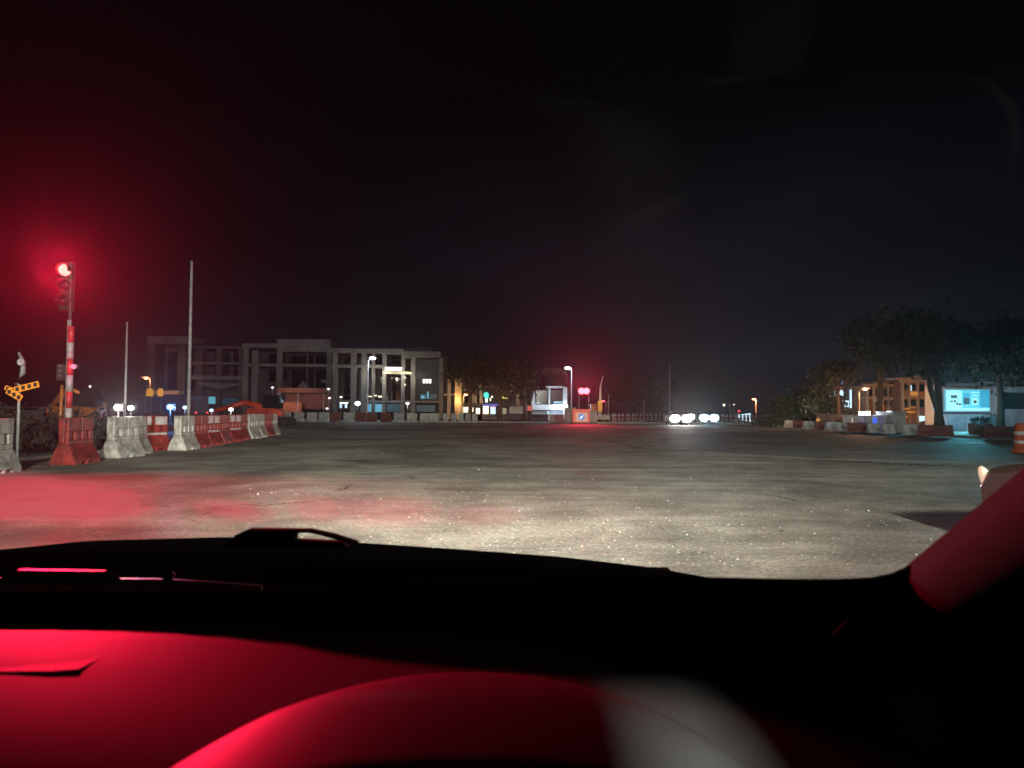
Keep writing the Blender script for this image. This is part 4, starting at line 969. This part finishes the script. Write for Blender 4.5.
# car just ahead on the right (only its rear corner shows)
tc_ = car('sedan', Vector((5.93, 6.1, 0)), math.pi + .03, 'dull beige sedan in the next lane with only its lit front corner in view', 'car_beige')
for ch in [o for o in bpy.data.objects if o.parent == tc_ and o.name.startswith('headlight')]:
    for v in ch.data.vertices:
        sgn = 1 if v.co.x > 0 else -1; lx, ly, lz = v.co.x - sgn*.62, v.co.y + 2.14, v.co.z - .68
        v.co = (sgn*.80 + lx*.28, -2.03 + ly*2.6 - lz*1.0, .63 + lz*1.45)

# ================================================================== TREES
def tree(px, d, ytop, rad, label, leafm, n=2600, seed=1, blobs=7, lean=0, trunk=True, spread=1.0, size=.42, name='tree', lowf=.45):
    g = G(px, d); top = P(px, ytop, d).z; r = random.Random(seed)
    t = empty(name, g, 0, label=label, cat='tree')
    bl = []
    for k in range(blobs):
        a = r.uniform(0, 6.28); q = r.uniform(.1, .8) * rad * spread
        bl.append(((math.cos(a)*q + lean*.6, math.sin(a)*q*.7, top*lowf + (top*(1-lowf) - rad*.5) * r.random() + rad*.1), rad*r.uniform(.32, .6)))
    bl.append(((lean, 0, top - rad*.45), rad*.5))
    mb = MB(); tr = max(.12, top*.03)
    h0 = top*lowf*.8
    mb.tube([(0,0,-.1),(0.05,0,h0*.5),(lean*.3,0,h0)], [tr*1.3, tr, tr*.8], 8)
    for c_, rd in bl: mb.tube([(lean*.3,0,h0), ((c_[0]+lean*.3)/2, c_[1]/2, (h0+c_[2])/2+.1), c_], [tr*.5, tr*.3, .04], 5)
    mb.build('trunk', 'bark', t)
    mb = MB(); mb.leaves(bl, n, size, seed); mb.build('crown', leafm, t)
    return t
tree(470, 112, 352, 4.5, 'dark tree above the tan shop wall', 'leaf_dark', 2600, 1)
tree(500, 110, 350, 5.0, 'dark tree above the teal neon sign', 'leaf_dark', 2600, 2)
tree(525, 111, 358, 4.0, 'dark tree left of the pale blue shop', 'leaf_dark', 2200, 3)
tree(625, 120, 366, 5.5, 'dark tree right of the drilling rig', 'leaf_dark', 2600, 4, lowf=.25)
tree(652, 126, 372, 5.5, 'dark tree behind the faint far bollards', 'leaf_dark', 2600, 5, lowf=.25)
None and tree(690, 150, 385, 6, 'far dark tree directly over the oncoming headlights', 'leaf_dark', 2000, 15, lowf=.2)
tree(783, 78, 393, 2.6, 'small olive tree with lit leaves left of the other olive trees', 'leaf_olive', 2200, 6, size=.3, lowf=.3)
tree(800, 76, 384, 3.0, 'middle olive tree with lit leaves', 'leaf_olive', 2600, 7, size=.3, lowf=.3)
tree(820, 72, 382, 2.8, 'olive tree with bare low twigs beside the brown cabin', 'leaf_olive', 2400, 8, size=.28, lowf=.35)
tree(838, 66, 354, 3.0, 'tall dark tree in front of the bluish display', 'leaf_dark', 1900, 9, size=.3, lowf=.6)
tree(880, 70, 332, 4.2, 'broad dark tree rising behind the kiosks', 'leaf_dark', 3200, 10, size=.4, lowf=.95)
tree(938, 52, 318, 5.2, 'large dark forked tree before the billboard', 'leaf_dark', 4400, 11, size=.4, lean=-.3, lowf=.78)
tree(1000, 56, 322, 5.6, 'large dark tree over the white building', 'leaf_dark', 5000, 12, size=.42, lowf=.66)
lamp('POINT', P(806, 412, 70), 110, (.95, .9, .6), None, .4).name = 'site_flood'
# second stem of the forked tree
g = G(939, 50); mb = MB(); mb.tube([(.25,0,0),(.05,0,1.2),(-.55,0,3.0),(-.85,0,5)], [.26,.22,.18,.12], 8)
o = mb.build('leaning_trunk', 'bark', None, g); tag(o, 'slanting bare trunk crossing in front of the billboard edge', 'tree')
def shrub(px, d, ytop, rad, label, seed, n=900, wide=1.3, group=None, m='shrub_leaf'):
    g = G(px, d); z = P(px, ytop, d).z
    t = empty('shrub', g, 0, label=label, cat='shrub', group=group)
    mb = MB(); mb.tube([(0,0,-.1),(0,0,z*.5)], [.08,.04], 6)
    for k in range(4): a = k*1.6+seed; mb.tube([(0,0,.1),(math.cos(a)*rad*.5, math.sin(a)*rad*.4, z*.6)], [.05,.02], 5)
    mb.build('stems', 'bark', t)
    mb = MB(); mb.leaves([((0,0,z*.45), rad, (wide, 1, z*.5/rad)), ((rad*.5,0,z*.4), rad*.7, (1,1,z*.5/rad)), ((-rad*.5,0,z*.35), rad*.7, (1,1,z*.5/rad))], n, .2, seed); mb.build('foliage', m, t)
shrub(771, 72, 411.5, 1.5, 'round black shrub below the olive trees', 21, 1600)
mk('scrub_leaf', (.022, .018, .011), .85, .4, 1)
for k, (px, d, y, rad) in enumerate(((8, 24, 402, 1.1), (28, 26, 408, 1.2), (44, 25, 411, .9), (70, 27, 407, 1.2), (96, 27, 409, 1.2), (112, 30, 410, 1.1))):
    shrub(px, d, y, rad, ['first', 'second', 'third', 'fourth', 'fifth', 'sixth'][k] + ' scrubby dark bush from the left behind the near barriers', 30+k, 900, 1.3, 'dark bushes behind the near barriers', 'scrub_leaf')

# ================================================================== OWN CAR
CX = -.30
car_t = empty('own_car', (CX, 1.0, 0), 0, label='dark car the view is taken from: bonnet, windscreen edge, dashboard and pillar', cat='car')
CO = Vector((CX, 1.0, 0))
def cbuild(mb, name, m=None, parent=car_t, **kw):
    bmesh.ops.translate(mb.bm, verts=mb.bm.verts, vec=-CO)
    return mb.build(name, m, parent, **kw)
# bonnet
crown = [(-1.32, .93), (-1.2, 1.0), (-1.0, 1.022), (-.7, 1.032), (-.4, 1.022), (-.155, 1.008), (.12, .990), (.35, .965), (.47, .945), (.53, .905), (.56, .82), (.57, .6)]
def cz(x):
    for (a, za), (b, zb) in zip(crown[:-1], crown[1:]):
        if a <= x <= b: return za + (zb-za)*(x-a)/(b-a)
    return crown[0][1] if x < crown[0][0] else crown[-1][1]
mb = MB(); xs = [-1.36+.0, -1.32, -1.28, -1.2, -1.1, -1.0, -.85, -.7, -.55, -.4, -.28, -.155, 0, .12, .25, .35, .42, .47, .5, .53, .56, .57]
xs = xs[1:]; ys = [1.22 + .07*k for k in range(22)]
grid = []
for y in ys:
    dy = y - 1.9; rowv = []
    for x in xs:
        z = cz(x) - .18*dy - .25*dy*dy - (max(0, y-2.5)*2.2)**2
        rowv.append(mb.bm.verts.new((x*(1 - max(0, y-2.2)*.06), y, max(z, .35))))
    grid.append(rowv)
for a, b in zip(grid[:-1], grid[1:]):
    for j in range(len(xs)-1): mb.bm.faces.new([a[j], a[j+1], b[j+1], b[j]])
cbuild(mb, 'bonnet', 'car_black', smooth=True)
# front bumper / headlights with their beams
mb = MB(); mb.box((-1.22, 2.62, .25), (.5, 2.74, .62)); cbuild(mb, 'bumper', 'car_black', bevel=.04)
for x in (-1.0, .32):
    mb = MB(); mb.ball((x, 2.78, .70), .09, None, 2, (1.5, .4, .8)); hl_ = cbuild(mb, 'headlight', 'clear_lens')
    mb = MB(); mb.box((x-.30, 2.822, .7275), (x+.30, 3.03, .737)); cbuild(mb, 'headlight_shield', 'frit')  # plate added ahead of each lamp to cut off its upper light
def beam(x, power, tgt, ang, bl, colr):
    l = lamp('SPOT', (x, 2.835, .72), power, colr, None, .006, tgt, ang, bl); l.name = 'headlight_beam'; l.parent = car_t; l.location = Vector((x, 2.835, .72)) - CO
for x in (-1.0, .32):
    beam(x, 350, (x*1.0 + .8, 17, -.05), 110, 1.0, (1, .95, .82))
    for az in (-22, -11, 0, 11, 22):
        beam(x, 9500, (x + 30*math.tan(R(az + 2)), 32.8, .9), 26, 1.0, (.98, .97, .82))
    beam(x, 200, (x*1.2 + .8, 8.5, 0), 120, .8, (1, .95, .82))
# windscreen plane: along-slope coordinate s from the base
SB = Vector((0, 1.15, 1.017)); SD = Vector((0, -math.cos(R(32)), math.sin(R(32)))); SN = Vector((0, math.sin(R(32)), math.cos(R(32))))
def W(x, s, off=0): return Vector((x, 0, 0)) + SB + SD*s + SN*off
def on_glass(px, py, off=0):
    v = CM.to_3x3() @ Vector(((px-512)/F, -(py-384)/F, -1)); o = Vector((0,0,CAMZ))
    t_ = (SB + SN*off - o).dot(SN) / v.dot(SN); p = o + v*t_; return p.x, (p-SB).dot(SD)
# black ceramic border: inner edge measured on the photo
inner = [on_glass(*q) for q in ((0, 590.5), (120, 590), (260, 588.5), (420, 583), (560, 578), (700, 573.5), (780, 575.5), (840, 575.5), (870, 574), (890, 570), (910, 561), (930, 547.5), (950, 532), (975, 511), (1000, 490), (1024, 468))]
xr_ = inner[-1][0]
inner += [(xr_ - .004, .62), (xr_ - .02, .9), (xr_ - .08, 1.1), (xr_ - .2, 1.16), (CX, 1.17), (CX*2 - xr_ + .2, 1.16), (CX*2 - xr_ + .04, 1.08), (CX*2 - xr_, .6), (CX*2 - xr_ - .01, .28), (CX*2 - xr_ + .04, .19), (CX*2 - xr_ + .12, .178)]
def outer_pt(x, s):
    # outward to the glass outline
    l_, r_ = CX*2 - .72, .72
    if s < .3 and l_ + .12 < x < .40: return (x, -.09)
    if s > 1.1: return (x, 1.24)
    if x > .4 and s < .25: return (r_, -.09 + max(0, (s-.2))*1.2) if x > .455 else (x + .10, -.09)
    if x > 0: return (r_ - s*.04, s)
    return (l_ + s*.04, s)
mb = MB(); n = len(inner)
vi = [mb.bm.verts.new(W(x, s, -.004)) for x, s in inner]; vo = [mb.bm.verts.new(W(*outer_pt(x, s), -.004)) for x, s in inner]
for k in range(n):
    k2 = (k+1) % n
    mb.bm.faces.new([vi[k], vi[k2], vo[k2], vo[k]])
fr = cbuild(mb, 'windscreen_border', 'frit')
sm = fr.modifiers.new('solid', 'SOLIDIFY'); sm.thickness = .003; sm.offset = -1
# the pane itself
gm = bpy.data.materials.new('windscreen_glass'); gm.use_nodes = True; gt = gm.node_tree; gt.nodes.clear()
n_ = gt.nodes.new; l_ = gt.links.new
go = n_('ShaderNodeOutputMaterial'); tr_ = n_('ShaderNodeBsdfTransparent'); gl = n_('ShaderNodeBsdfGlossy'); gl.inputs['Roughness'].default_value = .04
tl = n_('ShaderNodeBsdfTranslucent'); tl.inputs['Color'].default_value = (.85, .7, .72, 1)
gg = n_('ShaderNodeNewGeometry'); dt = n_('ShaderNodeVectorMath'); dt.operation = 'DOT_PRODUCT'; l_(gg.outputs['Incoming'], dt.inputs[0]); l_(gg.outputs['Normal'], dt.inputs[1])
def mth(op, a, b=None, c=None):
    q = n_('ShaderNodeMath'); q.operation = op
    for k, x in enumerate((a, b, c)):
        if x is None: continue
        if isinstance(x, (int, float)): q.inputs[k].default_value = x
        else: l_(x, q.inputs[k])
    return q.outputs[0]
fres = mth('MULTIPLY_ADD', mth('POWER', mth('SUBTRACT', 1.0, mth('ABSOLUTE', dt.outputs['Value'])), 5.0), .4, .012)   # both faces of the pane
ms = n_('ShaderNodeMixShader'); l_(fres, ms.inputs[0]); l_(tr_.outputs[0], ms.inputs[1]); l_(gl.outputs[0], ms.inputs[2])
# red dashboard reflections painted into the glass: soft ellipses in the pane's own coordinates, broken by noise
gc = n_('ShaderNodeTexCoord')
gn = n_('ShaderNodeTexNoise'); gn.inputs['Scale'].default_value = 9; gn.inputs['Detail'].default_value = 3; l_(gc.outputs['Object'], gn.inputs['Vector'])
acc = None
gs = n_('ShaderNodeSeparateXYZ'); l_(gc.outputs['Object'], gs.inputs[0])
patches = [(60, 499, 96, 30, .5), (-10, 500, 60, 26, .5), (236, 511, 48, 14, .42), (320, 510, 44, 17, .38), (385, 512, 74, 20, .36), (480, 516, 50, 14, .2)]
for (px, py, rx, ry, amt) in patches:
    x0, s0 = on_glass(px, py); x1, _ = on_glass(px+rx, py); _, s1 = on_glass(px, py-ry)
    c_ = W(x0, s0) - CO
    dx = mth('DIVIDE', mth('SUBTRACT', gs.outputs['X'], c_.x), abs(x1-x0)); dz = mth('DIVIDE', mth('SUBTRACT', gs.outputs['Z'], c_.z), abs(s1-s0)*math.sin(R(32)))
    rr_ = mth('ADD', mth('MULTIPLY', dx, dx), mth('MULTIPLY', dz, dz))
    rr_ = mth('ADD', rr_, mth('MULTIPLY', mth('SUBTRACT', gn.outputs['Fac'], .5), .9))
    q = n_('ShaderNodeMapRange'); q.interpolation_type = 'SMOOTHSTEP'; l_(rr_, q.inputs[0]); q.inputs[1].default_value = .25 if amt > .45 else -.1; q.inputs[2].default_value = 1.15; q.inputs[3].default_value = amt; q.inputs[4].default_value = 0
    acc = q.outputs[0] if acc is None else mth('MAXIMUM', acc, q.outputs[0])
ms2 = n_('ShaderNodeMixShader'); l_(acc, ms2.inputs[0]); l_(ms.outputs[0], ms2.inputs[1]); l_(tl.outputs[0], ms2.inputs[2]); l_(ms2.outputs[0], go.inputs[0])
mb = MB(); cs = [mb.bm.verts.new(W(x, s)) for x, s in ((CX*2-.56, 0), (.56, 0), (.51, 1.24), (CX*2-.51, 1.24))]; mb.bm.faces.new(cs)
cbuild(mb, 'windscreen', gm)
# cowl, wipers
mb = MB(); mb.prism([(1.17,.96),(1.17,1.010),(1.24,1.03),(1.33,1.0),(1.33,.93)], (-1.1,0,0), (0,1,0), (0,0,1), (1.6,0,0)); cbuild(mb, 'cowl', 'cowl_plastic')
def wp(px, py, d=1.16): return P(px, py, d)
mb = MB(); mb.tube([wp(-60, 584), wp(60, 583.5), wp(170, 584.5), wp(262, 588)], [.010,.010,.009,.004], 6)
mb.tube([wp(165, 583), wp(170, 576), wp(174, 573)], [.008,.006,.004], 6); mb.prism([(-.05,0),(.14,0),(.11,.013),(-.02,.014)], wp(30, 579.5), (1,0,0), (0,0,1), (0,.01,0))
cbuild(mb, 'wiper_blade', 'cowl_plastic')
mb = MB(); pr = [wp(*q, 1.3) for q in ((226, 545), (240, 533), (252, 527.5), (312, 528), (335, 533), (360, 541), (350, 541), (326, 534.2), (312, 531), (299, 531), (298, 538), (345, 540.5), (350, 546))]
mb.prism([(v.x, v.z) for v in pr], (0, 1.28, 0), (1,0,0), (0,0,1), (0,.02,0)); cbuild(mb, 'wiper_arm', 'frit')
# dashboard: rises from the glass base to a flat top, then the fascia
prof = [(1.15, 1.0), (1.145, 1.022), (1.10, 1.044), (1.03, 1.066), (.96, 1.082), (.90, 1.0905), (.84, 1.0920), (.76, 1.0885), (.68, 1.081), (.60, 1.070), (.52, 1.055), (.46, 1.03), (.43, .98), (.42, .6)]
mb = MB(); xs = [CX*2-.52 + k*(1.54-.02)/24*.95 for k in range(25)]
xs = [(-1.14) + k*(.50+1.14+.13)/28 for k in range(29)]
rows = []
for y, z in prof:
    rows.append([mb.bm.verts.new((x, y - (.05*((x-CX)/.8)**2 if y < 1.05 else 0), z - .012*((x-CX)/.8)**4 + (.004*math.sin(x*9) if .5 < y < .9 else 0))) for x in xs])
for a, b in zip(rows[:-1], rows[1:]):
    for j in range(len(xs)-1): mb.bm.faces.new([a[j], a[j+1], b[j+1], b[j]])
cbuild(mb, 'dashboard', 'dash', smooth=True)
# shallow moulded tray on the passenger side of the dashboard
mb = MB(); pr = []
dq = lambda px, py, z: (lambda v: ((v.x*((z-CAMZ)/v.z)), (v.y*((z-CAMZ)/v.z))))(CM.to_3x3() @ Vector(((px-512)/F, -(py-384)/F, -1)))
loop = [dq(px, py, 1.094) for px, py in ((-60, 652), (40, 641), (110, 640), (128, 642), (105, 655), (80, 668), (50, 670), (-60, 671))]
mb.prism(loop, (0, 0, 1.086), (1,0,0), (0,1,0), (0, 0, .0065)); cbuild(mb, 'moulded_tray', 'dash', bevel=.002)
# demister slot and a stitched seam along the dashboard
mb = MB(); mb.box((-1.0, .985, 1.079), (.35, 1.0, 1.0835)); cbuild(mb, 'demister_slot', 'dash_dark')
# instrument hood
mb = MB(); HX = -.035; HW = .245
nu, nv = 40, 12; g2 = []
for v in range(nv+1):
    tv = v/nv; rw = []
    for u in range(nu+1):
        a = -1 + 2*u/nu; yr = .765 - .20*abs(a)**2.2; yl = .545 - .05*a*a
        y = yr + (yl - yr)*tv
        rise = (math.sin(tv*math.pi/2)**.55) * .036 * (1 - abs(a)**3)**.6
        base = 1.0885 - max(0, .78-y)*.055 - max(0, .66-y)*.09
        rw.append(mb.bm.verts.new((HX + a*HW, y, base - .006 + rise + .004*(tv > 0))))
    g2.append(rw)
# rounded lip then inner recess
for (dy, dz) in ((-.008, -.003), (-.012, -.010), (-.010, -.020), (.03, -.03), (.05, -.06)):
    rw = []
    for u in range(nu+1):
        a = -1 + 2*u/nu; b_ = g2[nv][u].co; rw.append(mb.bm.verts.new((HX + (b_.x-HX)*(1+dz*2), b_.y + dy, b_.z + dz)))
    g2.append(rw)
for k, (a, b) in enumerate(zip(g2[:-1], g2[1:])):
    for j in range(nu):
        mb.bm.faces.new([a[j], a[j+1], b[j+1], b[j]]).material_index = 0
cbuild(mb, 'instrument_hood', 'hood_mat', smooth=True)
# pillar trim following the glass edge
mb = MB()
pts = [W(.53, s, -.03) for s in (-.07, .12, .25, .4, .6, .8, 1.0, 1.2)]
sect = [(-.066, .028), (-.062, -.028), (-.045, -.045), (.0, -.07), (.08, -.07), (.08, .028)]
rings = [[mb.bm.verts.new(p + Vector((u,0,0)) + SN*v) for u, v in sect] for p in pts]
for a, b in zip(rings[:-1], rings[1:]):
    for j in range(len(sect)): mb.bm.faces.new([a[j], a[(j+1) % len(sect)], b[(j+1) % len(sect)], b[j]])
mb.bm.faces.new(rings[0]); mb.bm.faces.new(list(reversed(rings[-1])))
cbuild(mb, 'pillar_trim', 'pillar_mat', smooth=True)
# door top / side panel in the dark lower right
mb = MB(); mb.prism([(1.2,.6),(1.2,.98),(.95,1.09),(.7,1.10),(.2,1.08),(-.6,1.06),(-.6,.6)], (.60,0,0), (0,1,0), (0,0,1), (.07,0,0)); cbuild(mb, 'door_panel', 'dash_dark', bevel=.02)

# roof, rear body and sides of the car round the camera
mb = MB(); mb.prism([(.10, 1.675), (-.3, 1.72), (-1.2, 1.70), (-1.9, 1.55), (-1.9, 1.50), (-1.2, 1.655), (-.3, 1.675), (.10, 1.64)], (CX-.62, 0, 0), (0,1,0), (0,0,1), (1.24,0,0)); mb.prism([(.10, 1.672), (-.3, 1.70), (-.63, 1.70), (-.63, 1.66), (-.3, 1.66), (.10, 1.64)], (.322, 0, 0), (0,1,0), (0,0,1), (.19,0,0)); cbuild(mb, 'roof', 'car_black')  # second slab is an added front strip shading the dashboard from the rear lamp
for sx in (-1, 1):
    mb = MB(); x0 = CX + sx*.86; mb.prism([(1.2,.3),(1.2,.96),(.4,1.05),(-1.9,1.05),(-2.2,.9),(-2.2,.3)], (x0, 0, 0), (0,1,0), (0,0,1), (sx*.04,0,0)); cbuild(mb, 'door', 'car_black', bevel=.02)
    mb = MB(); mb.prism([(-.75,1.05),(-1.95,1.05),(-1.9,1.5),(-1.2,1.66),(-.75,1.67)], (CX+sx*.70, 0, 0), (0,1,0), (0,0,1), (sx*.05,0,0)); cbuild(mb, 'rear_pillar', 'car_black')
mb = MB(); mb.box((.345, -.32, 1.05), (.54, -.22, 1.66)); cbuild(mb, 'pillar_blocker', 'dash_dark')  # oversized pillar added out of view to block the rear lamp's light
mk('blocker_black', (.01, .01, .01), .1, .1)
mb = MB(); mb.prism([(-.74,1.052),(1.06,1.052),(1.0,1.095),(.70,1.27),(.20,1.60),(.10,1.655),(-.74,1.655)], (.545,0,0), (0,1,0), (0,0,1), (.01,0,0)); cbuild(mb, 'side_window', 'blocker_black')  # opaque panel, no glass, added to keep lamp light off dash and pillar
mb = MB(); mb.box((CX-.8, -2.0, .3), (CX+.8, -1.92, 1.52)); cbuild(mb, 'rear_body', 'car_black')
mb = MB(); mb.box((CX-.75, -.75, .45), (CX-.1, -.6, 1.2)); mb.box((CX-.6, -.74, 1.21), (CX-.3, -.62, 1.42)); cbuild(mb, 'seat', 'dash_dark', bevel=.03)
mb = MB(); mb.box((CX+.08, -.75, .45), (CX+.7, -.6, 1.2)); cbuild(mb, 'seat', 'dash_dark', bevel=.03)
# street lamp added out of view behind the car to light the poles and the road
gl_ = Vector((5.8, -22, 0)); t = empty('street_lamp', gl_, 0, label='tall unseen street lamp added behind the car', cat='street lamp')
mb = MB(); mb.tube([(0,0,0),(0,0,.5),(0,0,.51),(0,0,10.6),(-.5,0,11.0),(-1.8,0,11.2)], [.16,.15,.11,.07,.06,.05], 10); mb.build('pole', 'galv_paint', t)
mb = MB(); mb.box((-2.4, -.16, 11.14), (-1.6, .16, 11.28)); h = mb.build('lamp_head', 'black_metal', t, bevel=.03)
mb = MB(); mb.ball((-2.0, 0, 11.12), .15, None, 2, (1.4, 1, .4)); mb.build('lamp_lens', 'e_white', h)
lamp('SPOT', gl_ + Vector((-2.0, 0, 11.0)), 100000, (.97, .96, .83), t, .6, (-5, 27, 0), 66, .75)

# ================================================================== HAZE
hm = bpy.data.materials.new('haze'); hm.use_nodes = True; ht = hm.node_tree; ht.nodes.clear()
ho = ht.nodes.new('ShaderNodeOutputMaterial'); pv = ht.nodes.new('ShaderNodeVolumePrincipled'); ht.links.new(pv.outputs[0], ho.inputs['Volume'])
pv.inputs['Density'].default_value = .00022; pv.inputs['Color'].default_value = (.9, .9, .92, 1); pv.inputs['Anisotropy'].default_value = .84
mb = MB(); mb.box((-425, -65, -1.2), (425, 655, 26)); o = mb.build('haze', hm); tag(o, kind='stuff')
